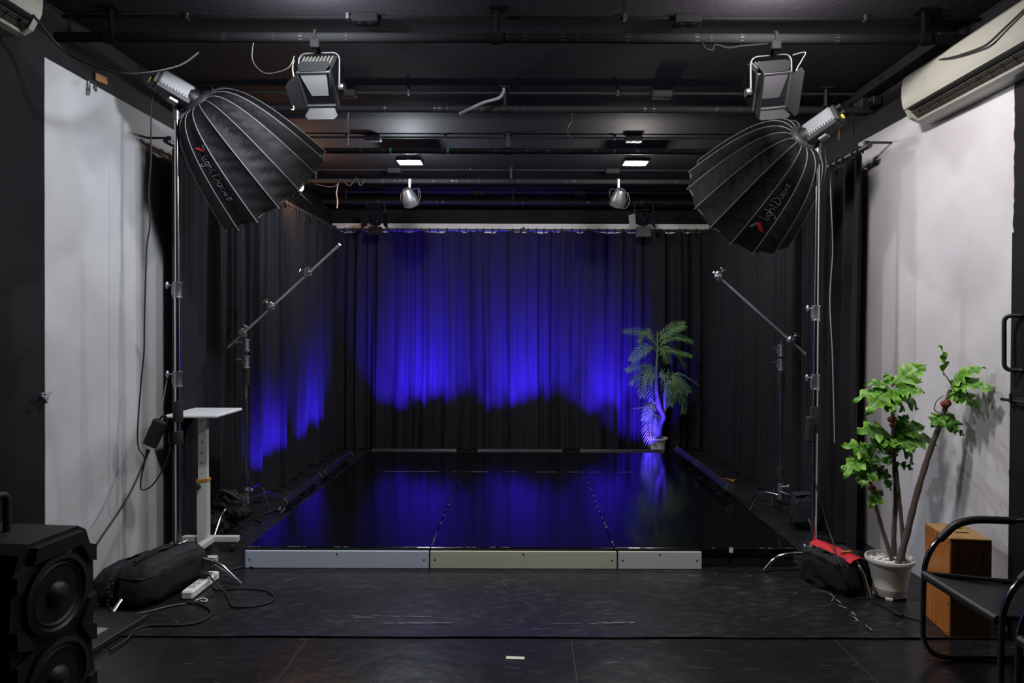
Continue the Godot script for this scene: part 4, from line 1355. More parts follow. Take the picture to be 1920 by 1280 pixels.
func boom_stands() -> void:
	var c := Vector3(-2.25, 0, -5.5)
	boom_stand("chrome boom stand by the left curtain, its bare arm rising to the right", c, 0.25, 1.54, [Vector3(-2.108, 0.000, -5.963), Vector3(-2.30, 0, -5.0), Vector3(-2.27, 0, -6.02)], [1.32, 1.455], [[1.13, 1.27], [0.36, 0.43]],
		[Vector3(-2.420, 1.433, -5.550), Vector3(-1.413, 2.229, -5.200)], [[0.15, Vector3(0, 0, 0.035), Vector3(0.2, 0.1, 1), Vector3(0.6, 0.8, 0.1)], [0.41, Vector3(0.0, 0.0, 0.03), Vector3(0.75, -0.6, 0.5), Vector3(-0.6, 0.75, 0.3)], [0.735, Vector3(0, 0, 0.03), Vector3(0.3, 0.8, 0.5), Vector3(-0.9, 0.25, 0.3)]])
	c = Vector3(2.14, 0, -5.7)
	boom_stand("chrome boom stand by the right curtain, its bare arm rising to the left", c, 0.25, 1.5, [Vector3(1.971, 0.000, -5.973), Vector3(2.25, 0, -5.3), Vector3(2.22, 0, -6.1)], [1.30, 1.42], [[1.08, 1.22], [0.36, 0.44]],
		[Vector3(2.382, 1.369, -5.750), Vector3(1.513, 2.051, -5.500)], [[0.20, Vector3(0, 0, 0.035), Vector3(0.1, 0.1, 1), Vector3(0.6, 0.7, 0.2)], [0.955, Vector3(0, 0, 0.03), Vector3(-0.3, -0.8, 0.5), Vector3(0.5, 0.8, 0.2)]])


# ---------------------------------------------------------------- bags, furniture
func pillow(m: MB, c: Vector3, h: Vector3, bs: Basis, sd: float, bulge := 0.55, wr := 0.016, low := 0.0) -> void:
	m.grid(44, 22, func(a: float, b: float) -> Vector3:
		var th := a * TAU
		var ph := (lerpf(low, 1.0, b) - 0.5) * PI
		var e := func(x: float, p: float) -> float: return signf(x) * pow(absf(x), p)
		var p := Vector3(e.call(cos(ph), bulge) * e.call(cos(th), bulge), e.call(sin(ph), bulge * 1.3), e.call(cos(ph), bulge) * e.call(sin(th), bulge))
		var droop := 1.0 + 0.12 * (-p.y)
		var w := wr * (noise.get_noise_3d(p.x * 2.2 + sd, p.y * 1.6, p.z * 2.2) + 0.5 * noise.get_noise_3d(p.x * 6.0, p.y * 3.0 + sd, p.z * 6.0))
		return c + bs * (p * h * Vector3(droop, 1, droop) + p.normalized() * w))


func sandbags() -> void:
	# large flap bag over the left stand's leg
	var t := thing("sandbag", "large black sandbag with a flap lying along the leg of the left light stand", "sandbag", Vector3(-2.2, 0, -4.05))
	var bs := Basis(Vector3.UP, -0.24)
	var m := MB.new()
	pillow(m, Vector3(-2.17, 0.11, -4.11), Vector3(0.12, 0.11, 0.29), bs, 3.0, 0.5)
	put(m, "bag_body", M.bag, t)
	m = MB.new()
	pillow(m, Vector3(-2.37, 0.10, -4.11), Vector3(0.08, 0.1, 0.25), bs, 8.0, 0.5)
	put(m, "bag_lobe", M.bag, t)
	m = MB.new()
	pillow(m, Vector3(-2.18, 0.125, -4.11), Vector3(0.128, 0.125, 0.285), bs, 3.0, 0.5, 0.012, 0.56)
	put(m, "flap", M.strap, t)
	m = MB.new()
	m.tube(curve([Vector3(-2.24, 0.25, -3.9), Vector3(-2.2, 0.275, -4.0), Vector3(-2.17, 0.28, -4.1), Vector3(-2.15, 0.262, -4.2)], 6), 0.016, 8, true, 0.35)
	put(m, "carry_strap", M.bag, t)
	for k in 8:
		m = MB.new()
		m.ball(Vector3(-2.30 + 0.012 * sin(k * 2.0), 0.19 - k * 0.022, -3.775 + 0.003 * k), Vector3(0.009, 0.011, 0.009), 8, 5)
		put(m, "cord_bead", M.black_metal, t)
	m = MB.new()
	m.tube(curve([Vector3(-2.205, 0.235, -4.24), Vector3(-2.19, 0.262, -4.22), Vector3(-2.175, 0.235, -4.2), Vector3(-2.16, 0.258, -4.19), Vector3(-2.13, 0.26, -4.2), Vector3(-2.1, 0.27, -4.24)], 5), 0.006, 7)
	put(m, "chrome_clip", M.chrome, t)
	# red strapped bag, right stand
	t = thing("sandbag", "black sandbag with a red strap hanging on the leg of the right light stand", "sandbag", Vector3(1.94, 0, -4.2))
	bs = look(Vector3(0.9, 0, 0.55), Vector3.UP)
	m = MB.new()
	pillow(m, Vector3(1.885, 0.106, -4.21), Vector3(0.065, 0.106, 0.185), Basis(Vector3.UP, 0.46), 15.0, 0.42, 0.018)
	put(m, "bag_body", M.bag, t)
	m = MB.new()
	pillow(m, Vector3(2.03, 0.12, -4.24), Vector3(0.055, 0.11, 0.14), Basis(Vector3.UP, 0.45), 25.0, 0.55, 0.02)
	put(m, "bag_lobe", M.bag, t)
	m = MB.new()
	var d0 := Vector3(1.893, 0.238, -4.43)
	var d1 := Vector3(2.005, 0.226, -4.07)
	var across := Vector3(0.955, 0, -0.297)
	m.grid(16, 8, func(u: float, v: float) -> Vector3:
		var w := lerpf(-0.062, 0.04, v)
		return d0.lerp(d1, u) + across * w * (0.8 + 0.3 * u) + Vector3(0, -7.0 * w * w - 0.012 * exp(-u * 9.0) + 0.007 * noise.get_noise_2d(u * 5.0, v * 3.0), 0))
	put(m, "red_strap", M.red, t).set_meta("label", "red webbing strap")
	m = MB.new()
	m.box(Vector3(1.968, 0.236, -4.16), Vector3(0.075, 0.008, 0.02), 0.002, Basis(Vector3.UP, 0.3))
	put(m, "buckle", M.tape_orange, t)
	# flat support bar under that bag
	# C-stand bags
	t = thing("sandbag", "crumpled black sandbag at the foot of the left boom stand", "sandbag", Vector3(-2.3, 0, -5.25))
	m = MB.new()
	pillow(m, Vector3(-2.31, 0.19, -5.3), Vector3(0.15, 0.12, 0.09), Basis(Vector3.UP, -0.3) * Basis(Vector3.BACK, 0.25), 35.0, 0.7, 0.05)
	put(m, "bag_body", M.bag, t)
	m = MB.new()
	pillow(m, Vector3(-2.36, 0.095, -5.16), Vector3(0.1, 0.09, 0.08), Basis(Vector3.UP, 0.4), 45.0, 0.7, 0.05)
	put(m, "bag_lobe", M.bag, t)
	m = MB.new()
	m.tube(curve([Vector3(-2.4, 0.3, -5.25), Vector3(-2.33, 0.345, -5.23), Vector3(-2.25, 0.32, -5.22), Vector3(-2.2, 0.27, -5.24)], 5), 0.016, 8, true, 0.35)
	put(m, "strap", M.strap, t)
	t = thing("sandbag", "black box-shaped sandbag on the leg of the right boom stand", "sandbag", Vector3(2.24, 0, -5.45))
	m = MB.new()
	pillow(m, Vector3(2.25, 0.15, -5.45), Vector3(0.115, 0.125, 0.1), Basis(Vector3.UP, -0.25), 55.0, 0.45, 0.02)
	put(m, "bag_body", M.bag, t)
	m = MB.new()
	m.grid(12, 6, func(u: float, v: float) -> Vector3:
		return Vector3(lerpf(2.15, 2.35, u), 0.275 + 0.012 * sin(u * PI) + 0.012 * noise.get_noise_2d(u * 4.0, v * 2.0), lerpf(-5.5, -5.38, v)))
	put(m, "strap", M.strap, t)


func make_chair(label: String, zf: float, zn: float) -> Node3D:
	var t := thing("visitor_chair", label, "chair", Vector3(2.2, 0, (zf + zn) / 2), "black leather chairs by the right wall")
	var m: MB
	for z in [zf, zn]:
		m = MB.new()
		m.tube(rounded([Vector3(2.515, 0.94, z), Vector3(2.49, 0.672, z), Vector3(2.10, 0.685, z), Vector3(1.93, 0.52, z), Vector3(1.925, 0.30, z), Vector3(1.925, 0.014, z), Vector3(2.5, 0.014, z)], 0.13, 9), 0.0125, 12)
		put(m, "side_frame", M.chrome_black, t)
		m = MB.new()
		m.tube(rounded([Vector3(2.36, 0.676, z), Vector3(2.10, 0.685, z), Vector3(2.0, 0.585, z)], 0.14, 9), 0.0185, 12)
		put(m, "arm_pad", M.leather, t)
	m = MB.new()
	for x in [1.945, 2.40]: m.cyl(Vector3(x, 0.415 if x < 2.2 else 0.38, zf), Vector3(x, 0.415 if x < 2.2 else 0.38, zn), 0.011, 10)
	m.cyl(Vector3(2.495, 0.014, zf), Vector3(2.495, 0.014, zn), 0.0125, 10)
	put(m, "cross_tube", M.chrome_black, t)
	m = MB.new()
	m.grid(22, 16, func(u: float, v: float) -> Vector3:
		var x := lerpf(1.915, 2.41, u)
		var y := 0.432 - 0.05 * u - 0.022 * sin(u * PI) * (0.6 + 0.4 * sin(v * PI)) - 0.035 * smoothstep(0.1, 0.0, u)
		return Vector3(x, y, lerpf(zf + 0.02, zn - 0.02, v)), null, true)
	m.tube([Vector3(1.925, 0.418, zf + 0.015), Vector3(1.925, 0.418, zn - 0.015)], 0.022, 12)
	for z in [zf + 0.03, zn - 0.03]: m.tube([Vector3(1.93, 0.43, z), Vector3(2.15, 0.408, z), Vector3(2.41, 0.386, z)], 0.011, 8)
	put(m, "seat", M.leather, t)
	m = MB.new()
	m.grid(12, 16, func(u: float, v: float) -> Vector3:
		return Vector3(2.47 + 0.03 * u - 0.02 * sin(v * PI), lerpf(0.55, 0.93, u), lerpf(zf + 0.01, zn - 0.01, v)))
	m.tube([Vector3(2.51, 0.93, zf), Vector3(2.51, 0.93, zn)], 0.016, 10)
	put(m, "backrest", M.leather, t)
	return t


func furniture() -> void:
	sandbags()
	M.chrome_black = mat("8f8f96", 0.14, 1.0)
	make_chair("black leather cantilever chair with chrome arms beside the wooden box", -3.28, -2.74)
	var c2 := make_chair("black leather cantilever chair cut off by the right edge, nearest the viewer", -3.28, -2.74)
	c2.position += Vector3(-0.04, 0, 0.69)
	# wooden box drum
	var b0 := Vector3(2.235, 0, -3.51)
	var t := thing("wooden_box", "upright orange wooden box with hand holes in its top, behind the chair", "box", Vector3(2.32, 0, -3.64))
	var bs := Basis(Vector3.UP, -0.12)
	var at := Vector3(2.32, 0, -3.65)
	var m := MB.new()
	m.xf = Transform3D(bs, at)
	m.box(Vector3(-0.096, 0.255, 0), Vector3(0.008, 0.505, 0.28), 0.001)
	put(m, "side_panel", M.wood, t)
	m = MB.new()
	m.xf = Transform3D(bs, at)
	m.box(Vector3(0.004, 0.255, 0.136), Vector3(0.19, 0.505, 0.008), 0.001)
	m.box(Vector3(0.004, 0.255, -0.136), Vector3(0.19, 0.505, 0.008), 0.001)
	m.box(Vector3(0.098, 0.255, 0), Vector3(0.008, 0.505, 0.28), 0.001)
	put(m, "body", M.wood_dark_shaded, t)
	m = MB.new()
	m.xf = Transform3D(bs, at)
	m.box(Vector3(0, 0.512, 0), Vector3(0.202, 0.01, 0.282), 0.002)
	put(m, "top_panel", M.wood_top, t)
	m = MB.new()
	m.xf = Transform3D(bs, at)
	for z in [-0.05, 0.03]: m.box(Vector3(0.01, 0.5175, z), Vector3(0.07, 0.001, 0.018), 0.0)
	put(m, "hand_hole", M.ink, t)
	m = MB.new()
	m.xf = Transform3D(bs, at)
	for y in [0.02, 0.17, 0.33, 0.49]:
		for z in [-0.128, 0.128]: m.cyl(Vector3(-0.099, y, z), Vector3(-0.102, y, z), 0.0042, 8)
	for y in [0.02, 0.49]: m.cyl(Vector3(-0.099, y, 0.0), Vector3(-0.102, y, 0.0), 0.0042, 8)
	put(m, "screw", M.ink, t)
	# small standing desk
	t = thing("laptop_desk", "small white height-adjustable desk on a single post behind the left light stand", "desk", Vector3(-2.27, 0, -4.83))
	m = MB.new()
	m.box(Vector3(-2.27, 0.99, -4.84), Vector3(0.35, 0.022, 0.42), 0.006)
	put(m, "desk_top", M.desk_top, t)
	m = MB.new()
	m.box(Vector3(-2.28, 0.976, -4.84), Vector3(0.12, 0.014, 0.26), 0.002)
	m.box(Vector3(-2.295, 0.72, -4.86), Vector3(0.066, 0.51, 0.036), 0.004)
	put(m, "upper_post", M.desk_leg, t)
	m = MB.new()
	m.box(Vector3(-2.295, 0.285, -4.86), Vector3(0.078, 0.45, 0.05), 0.004)
	put(m, "lower_post", M.desk_leg, t)
	m = MB.new()
	for k in 6: m.box(Vector3(-2.298 + rng.randf_range(-0.004, 0.004), 0.93 - k * 0.075, -4.8415), Vector3(0.006, rng.randf_range(0.008, 0.022), 0.001), 0.0)
	put(m, "adjustment_hole", M.ink, t)
	m = MB.new()
	m.box(Vector3(-2.295, 0.505, -4.86), Vector3(0.084, 0.026, 0.056), 0.003, Basis(Vector3.BACK, 0.12))
	put(m, "tape_band", M.tape_orange, t).set_meta("label", "orange tape round the post")
	m = MB.new()
	m.cyl(Vector3(-2.32, 0.465, -4.835), Vector3(-2.32, 0.465, -4.80), 0.02, 14)
	put(m, "locking_knob", M.rubber, t)
	for q in [[Vector3(-2.27, 0.075, -4.90), Vector3(0.42, 0.04, 0.045)], [Vector3(-2.23, 0.075, -4.46), Vector3(0.42, 0.04, 0.045)], [Vector3(-2.25, 0.075, -4.68), Vector3(0.05, 0.04, 0.40)]]:
		m = MB.new()
		m.box(q[0], q[1], 0.004)
		put(m, "base_bar", M.desk_leg, t)
	for q in [Vector3(-2.44, 0, -4.9), Vector3(-2.085, 0, -4.86), Vector3(-2.41, 0, -4.46), Vector3(-2.04, 0, -4.43)]:
		m = MB.new()
		m.lathe([Vector2(0.0, -0.012), Vector2(0.022, -0.012), Vector2(0.025, -0.008), Vector2(0.025, 0.008), Vector2(0.022, 0.012), Vector2(0.0, 0.012)], 14, Basis(Vector3.BACK, PI / 2), q + Vector3(0, 0.0255, 0))
		m.cyl(q + Vector3(0, 0.03, 0), q + Vector3(0, 0.06, 0), 0.008, 8)
		put(m, "caster", M.rubber, t)
	# loudspeaker
	speaker()
	# dark board on the floor with a grey label
	t = thing("floor_board", "dark brown glossy board lying on the floor behind the loudspeaker", "board", Vector3(-2.33, 0, -3.55))
	m = MB.new()
	m.xf = Transform3D(Basis(Vector3.UP, -0.12), Vector3(-2.33, 0.016, -3.52))
	m.box(Vector3.ZERO, Vector3(0.5, 0.03, 0.46), 0.003)
	put(m, "board", M.cardboard, t)
	m = MB.new()
	m.xf = Transform3D(Basis(Vector3.UP, -0.12), Vector3(-2.33, 0.016, -3.52))
	m.box(Vector3(0.12, 0.0156, 0.03), Vector3(0.09, 0.0012, 0.12), 0.0)
	put(m, "paper_label", M.label_grey, t)


func speaker() -> void:
	var t := thing("loudspeaker", "tall black trolley loudspeaker with two woofers at the lower left corner", "loudspeaker", Vector3(-1.83, 0, -2.4))
	var bs := Basis(Vector3.UP, PI / 2 - 0.1)              # local z = front
	var L := Transform3D(bs, Vector3(-1.66, 0, -2.4))
	var m := MB.new()
	m.xf = L
	# cabinet: an outline with bevelled shoulders, pushed backwards
	m.prism(PackedVector2Array([Vector2(-0.16, 0.03), Vector2(0.16, 0.03), Vector2(0.19, 0.08), Vector2(0.19, 0.30), Vector2(0.175, 0.42), Vector2(0.19, 0.52), Vector2(0.185, 0.74), Vector2(0.15, 0.84), Vector2(0.11, 0.865), Vector2(-0.11, 0.865), Vector2(-0.15, 0.84), Vector2(-0.185, 0.74), Vector2(-0.19, 0.52), Vector2(-0.175, 0.42), Vector2(-0.19, 0.30), Vector2(-0.19, 0.08)]), -0.33)
	put(m, "cabinet", M.speaker, t)
	for y in [0.655, 0.355]:
		m = MB.new()
		m.xf = L
		var fb := Basis(Vector3.RIGHT, PI / 2)
		m.lathe([Vector2(0.135, 0.0), Vector2(0.14, 0.016), Vector2(0.122, 0.02), Vector2(0.118, 0.008), Vector2(0.112, 0.006), Vector2(0.104, 0.012), Vector2(0.096, 0.005), Vector2(0.045, -0.03), Vector2(0.04, -0.03)], 36, fb, Vector3(0, y, 0.002), 0.3)
		put(m, "woofer_surround", M.speaker, t)
		m = MB.new()
		m.xf = L
		m.lathe([Vector2(0.096, 0.004), Vector2(0.07, 0.003), Vector2(0.045, 0.004)], 30, fb, Vector3(0, y, 0.004), 0.3)
		put(m, "woofer_cone", M.black_metal, t)
		m = MB.new()
		m.xf = L
		m.lathe([Vector2(0.046, 0.004), Vector2(0.04, 0.016), Vector2(0.025, 0.026), Vector2(0.0, 0.03)], 24, fb, Vector3(0, y, 0.004), 0.3)
		put(m, "dust_cap", M.black_metal, t)
		m = MB.new()
		m.xf = L
		for sx in [-1, 1]:
			m = MB.new()
			m.xf = L
			m.prism(PackedVector2Array([Vector2(0.10 * sx, y + 0.155), Vector2(0.18 * sx, y + 0.12), Vector2(0.18 * sx, y + 0.06), Vector2(0.15 * sx, y + 0.07)]), 0.02, Basis(), Vector3.ZERO)
			put(m, "grille_wing", M.speaker, t)
			m = MB.new()
			m.xf = L
			m.prism(PackedVector2Array([Vector2(0.10 * sx, y - 0.155), Vector2(0.18 * sx, y - 0.12), Vector2(0.18 * sx, y - 0.06), Vector2(0.15 * sx, y - 0.07)]), 0.02, Basis(), Vector3.ZERO)
			put(m, "grille_wing", M.speaker, t)
	m = MB.new()
	m.xf = L
	m.prism(PackedVector2Array([Vector2(-0.12, 0.80), Vector2(0.12, 0.80), Vector2(0.105, 0.85), Vector2(-0.105, 0.85)]), 0.03)
	put(m, "top_handle", M.black_metal, t)
	m = MB.new()
	m.xf = L
	m.box(Vector3(0.03, 0.79, 0.012), Vector3(0.07, 0.012, 0.006), 0.001)
	put(m, "badge", M.label_grey, t)
	m = MB.new()
	m.xf = L
	m.tube(rounded([Vector3(-0.13, 0.8, -0.2), Vector3(-0.13, 1.0, -0.2), Vector3(0.02, 1.0, -0.2), Vector3(0.02, 0.8, -0.2)], 0.03), 0.013, 10)
	put(m, "trolley_handle", M.rubber, t)
	for sx in [-1, 1]:
		m = MB.new()
		m.xf = L
		m.lathe([Vector2(0.0, -0.02), Vector2(0.035, -0.02), Vector2(0.04, -0.014), Vector2(0.04, 0.014), Vector2(0.035, 0.02), Vector2(0.0, 0.02)], 18, Basis(Vector3.BACK, PI / 2), Vector3(0.16 * sx, 0.041, -0.29))
		m.cyl(Vector3(0.14 * sx, 0.0, -0.04), Vector3(0.14 * sx, 0.04, -0.04), 0.018, 10)
		put(m, "wheel", M.rubber, t)


# ---------------------------------------------------------------- plants
func lobed_leaf(m: MB, base: Vector3, tip: Vector3, up: Vector3, w: float, droop: float, shade: float) -> void:
	var d := tip - base
	var l := d.length()
	var x := d.normalized()
	var n := (up - x * up.dot(x)).normalized()
	var s := n.cross(x)
	var rows := 34
	var lobes := 5.0
	var pos := func(t: float, y: float) -> Vector3:      # y = -1..1 of the outline
		var env := pow(sin(PI * pow(clampf(t, 0.0, 1.0), 0.75)), 0.8) * (1.0 - 0.25 * t)
		var ph := fposmod(t * lobes + 0.25, 1.0)
		var lob := 0.34 + 0.66 * pow(1.0 - absf(ph - 0.62) / 0.62 if ph < 0.62 else 1.0 - (ph - 0.62) / 0.38, 0.7)
		var half := w * env * lob
		var out := absf(y) * half
		var fwd := absf(y) * half * 0.55
		return base + x * (t * l * (1.0 - 0.05 * droop) + fwd * (1.0 - t)) + s * signf(y) * out + n * (droop * l * (t * (1.0 - t)) * 1.2 - droop * 0.0 + 0.22 * out * (0.6 - absf(y) * 0.9) + 0.012 * sin(t * 16.0 + y * 2.0) * absf(y))
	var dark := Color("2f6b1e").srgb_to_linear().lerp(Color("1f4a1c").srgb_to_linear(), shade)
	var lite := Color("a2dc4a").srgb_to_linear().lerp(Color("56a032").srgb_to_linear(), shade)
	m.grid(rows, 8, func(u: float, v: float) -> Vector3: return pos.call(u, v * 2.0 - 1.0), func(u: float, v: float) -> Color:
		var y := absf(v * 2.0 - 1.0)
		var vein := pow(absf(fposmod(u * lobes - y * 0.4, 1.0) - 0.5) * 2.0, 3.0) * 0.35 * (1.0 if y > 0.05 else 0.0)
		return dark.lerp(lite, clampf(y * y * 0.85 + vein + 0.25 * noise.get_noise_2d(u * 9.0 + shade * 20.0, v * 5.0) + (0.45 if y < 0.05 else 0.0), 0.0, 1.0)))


func pot(t: Node3D, c: Vector3, r: float, h: float, m0: Material) -> void:
	var m := MB.new()
	m.lathe([Vector2(0.0, 0.012), Vector2(r * 0.62, 0.012), Vector2(r * 0.66, 0.03), Vector2(r * 0.71, h * 0.25), Vector2(r * 0.715, h * 0.27), Vector2(r * 0.705, h * 0.29), Vector2(r * 0.80, h * 0.62), Vector2(r * 0.82, h * 0.66), Vector2(r * 0.86, h * 0.8), Vector2(r * 0.9, h * 0.86), Vector2(r, h * 0.9), Vector2(r * 1.01, h * 0.95), Vector2(r, h), Vector2(r * 0.93, h), Vector2(r * 0.86, h * 0.86), Vector2(0.0, h * 0.86)], 40, Basis(), c, 0.55)
	for k in 4:
		var a := TAU * k / 4.0 + 0.5
		m.box(c + Vector3(cos(a) * r * 0.5, 0.008, sin(a) * r * 0.5), Vector3(r * 0.35, 0.016, r * 0.3), 0.003, Basis(Vector3.UP, -a))
	put(m, "pot", m0, t)


func plants() -> void:
	# the green leafy plant by the right wall
	var c := Vector3(2.185, 0, -4.07)
	var t := thing("potted_plant", "green lobed-leaf artificial plant in a white pot of pebbles by the right white wall", "plant", c)
	pot(t, c, 0.135, 0.235, M.pot)
	var m := MB.new()
	for k in 110:
		var a := rng.randf() * TAU
		var r := sqrt(rng.randf()) * 0.112
		var q := c + Vector3(cos(a) * r, 0.212 + 0.008 * rng.randf() + 0.012 * (1.0 - r / 0.112), sin(a) * r)
		m.ball(q, Vector3(rng.randf_range(0.008, 0.014), rng.randf_range(0.006, 0.01), rng.randf_range(0.008, 0.014)), 7, 5)
	put(m, "pebbles", M.pebble, t).set_meta("kind", "stuff")
	var d := 4.07
	var stems := [
		[[Vector3(2.206, 0.186, -4.060), Vector3(2.164, 0.339, -4.080), Vector3(2.135, 0.489, -4.120), Vector3(2.108, 0.630, -4.140), Vector3(2.100, 0.776, -4.140)], 0.011],
		[[Vector3(2.234, 0.172, -4.100), Vector3(2.225, 0.366, -4.100), Vector3(2.236, 0.591, -4.100), Vector3(2.210, 0.821, -4.080), Vector3(2.201, 1.045, -4.080), Vector3(2.199, 1.268, -4.080)], 0.0125],
		[[Vector3(2.246, 0.196, -4.030), Vector3(2.249, 0.381, -4.050), Vector3(2.233, 0.601, -4.060), Vector3(2.223, 0.789, -4.080)], 0.011],
		[[Vector3(2.192, 0.200, -4.000), Vector3(2.235, 0.368, -3.990), Vector3(2.283, 0.624, -3.970), Vector3(2.338, 0.879, -3.940), Vector3(2.379, 1.070, -3.900), Vector3(2.396, 1.189, -3.870), Vector3(2.407, 1.257, -3.860)], 0.0165],
	]
	for s in stems:
		m = MB.new()
		var pts := curve(s[0], 6)
		var rad := []
		for i in pts.size(): rad.append(s[1] * lerpf(1.25, 0.7, float(i) / pts.size()) * (1.0 + 0.08 * sin(i * 2.1)))
		m.tube(pts, rad, 10)
		put(m, "stem", M.bark, t)
	for q in [[Vector3(2.187, 1.060, -4.060), 0.028], [Vector3(2.185, 1.027, -4.050), 0.02], [Vector3(2.384, 1.175, -3.860), 0.03], [Vector3(2.096, 0.637, -4.110), 0.024]]:
		m = MB.new()
		m.grid(14, 10, func(a: float, b: float) -> Vector3:
			var e: float = q[1] * (1.0 + 0.35 * sin(a * TAU * 3.0 + b * 4.0))
			return q[0] + Vector3(cos(a * TAU) * sin(b * PI) * e * 0.8, cos(b * PI) * q[1] * 0.75, sin(a * TAU) * sin(b * PI) * e * 0.8))
		put(m, "red_bract", M.bract, t)
	# leaves: base, tip (both with distance), width, droop, shade
	var lv := [
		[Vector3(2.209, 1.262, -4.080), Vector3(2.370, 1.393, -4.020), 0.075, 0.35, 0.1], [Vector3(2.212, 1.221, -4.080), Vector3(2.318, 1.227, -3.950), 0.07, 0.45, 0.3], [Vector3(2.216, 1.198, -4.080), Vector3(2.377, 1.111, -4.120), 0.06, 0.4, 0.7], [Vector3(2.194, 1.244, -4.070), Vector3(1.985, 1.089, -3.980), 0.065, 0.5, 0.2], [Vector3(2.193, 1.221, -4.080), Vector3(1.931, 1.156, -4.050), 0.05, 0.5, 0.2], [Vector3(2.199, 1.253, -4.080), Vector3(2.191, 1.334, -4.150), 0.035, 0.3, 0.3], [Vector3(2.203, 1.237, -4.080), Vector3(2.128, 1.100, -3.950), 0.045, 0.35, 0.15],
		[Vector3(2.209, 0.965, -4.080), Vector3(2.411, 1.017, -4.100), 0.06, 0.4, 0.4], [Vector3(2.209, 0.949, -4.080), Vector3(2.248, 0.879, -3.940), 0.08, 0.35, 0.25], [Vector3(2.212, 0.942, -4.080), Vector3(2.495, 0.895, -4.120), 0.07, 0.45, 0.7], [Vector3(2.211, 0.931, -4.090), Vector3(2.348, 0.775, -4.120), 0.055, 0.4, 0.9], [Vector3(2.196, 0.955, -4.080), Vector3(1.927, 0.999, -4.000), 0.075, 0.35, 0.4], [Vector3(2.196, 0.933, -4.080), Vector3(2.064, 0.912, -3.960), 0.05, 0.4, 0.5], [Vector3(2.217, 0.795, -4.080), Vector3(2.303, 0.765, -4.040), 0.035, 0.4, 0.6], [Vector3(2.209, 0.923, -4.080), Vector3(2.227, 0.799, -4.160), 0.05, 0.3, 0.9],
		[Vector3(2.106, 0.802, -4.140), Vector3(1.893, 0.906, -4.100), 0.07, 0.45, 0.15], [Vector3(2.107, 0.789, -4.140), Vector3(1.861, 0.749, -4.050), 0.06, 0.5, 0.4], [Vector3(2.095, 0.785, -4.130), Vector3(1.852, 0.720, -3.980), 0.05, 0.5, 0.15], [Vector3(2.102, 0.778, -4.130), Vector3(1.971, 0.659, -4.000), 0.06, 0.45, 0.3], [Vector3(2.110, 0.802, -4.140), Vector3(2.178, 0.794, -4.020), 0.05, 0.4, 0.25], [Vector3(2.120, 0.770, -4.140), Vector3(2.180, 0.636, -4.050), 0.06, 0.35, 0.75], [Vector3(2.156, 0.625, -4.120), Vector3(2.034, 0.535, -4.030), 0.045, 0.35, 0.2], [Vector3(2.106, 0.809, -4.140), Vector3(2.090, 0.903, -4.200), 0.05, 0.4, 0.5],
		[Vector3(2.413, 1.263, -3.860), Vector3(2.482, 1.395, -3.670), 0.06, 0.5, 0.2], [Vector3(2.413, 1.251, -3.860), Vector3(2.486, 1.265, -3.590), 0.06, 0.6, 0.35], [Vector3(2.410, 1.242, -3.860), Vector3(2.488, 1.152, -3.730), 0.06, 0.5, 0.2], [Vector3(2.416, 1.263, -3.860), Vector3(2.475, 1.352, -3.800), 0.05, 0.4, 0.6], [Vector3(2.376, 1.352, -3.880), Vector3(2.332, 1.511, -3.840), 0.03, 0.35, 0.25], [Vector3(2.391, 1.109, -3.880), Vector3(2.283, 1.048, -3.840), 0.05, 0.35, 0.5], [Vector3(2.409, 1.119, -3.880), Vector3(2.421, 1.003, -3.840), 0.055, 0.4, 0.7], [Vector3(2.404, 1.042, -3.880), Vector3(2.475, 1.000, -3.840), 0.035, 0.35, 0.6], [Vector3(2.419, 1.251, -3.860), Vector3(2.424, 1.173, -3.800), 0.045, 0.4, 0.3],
	]
	for q in lv:
		m = MB.new()
		var bp := q[0] as Vector3
		var tp := q[1] as Vector3
		var up := Vector3(rng.randf_range(-0.25, 0.25), 0.75, rng.randf_range(0.4, 0.95))
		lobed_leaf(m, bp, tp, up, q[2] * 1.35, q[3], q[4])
		m.tube([bp - (tp - bp) * 0.12, bp, bp.lerp(tp, 0.35)], [0.003, 0.003, 0.0015], 5)
		put(m, "leaf", M.green, t)
		if q[2] > 0.045:      # a smaller leaf behind it
			m = MB.new()
			var d2: Vector3 = (tp - bp).rotated(Vector3.BACK, rng.randf_range(0.35, 0.7) * (1.0 if rng.randf() < 0.5 else -1.0)) * rng.randf_range(0.6, 0.8)
			d2.z += rng.randf_range(-0.08, 0.02)
			lobed_leaf(m, bp, bp + d2, up + Vector3(rng.randf_range(-0.4, 0.4), 0, 0), q[2] * 1.1, q[3] * 1.1, minf(q[4] + 0.3, 1.0))
			put(m, "leaf", M.green, t)
	m = MB.new()
	m.tube(curve([Vector3(2.413, 1.281, -3.860), Vector3(2.388, 1.324, -3.860), Vector3(2.376, 1.352, -3.880)], 5), 0.003, 6)
	m.tube(curve([Vector3(2.366, 1.118, -3.880), Vector3(2.318, 1.142, -3.860), Vector3(2.323, 1.191, -3.850), Vector3(2.356, 1.219, -3.850)], 6), 0.003, 6)
	put(m, "tendril", M.bark, t)
	palm()


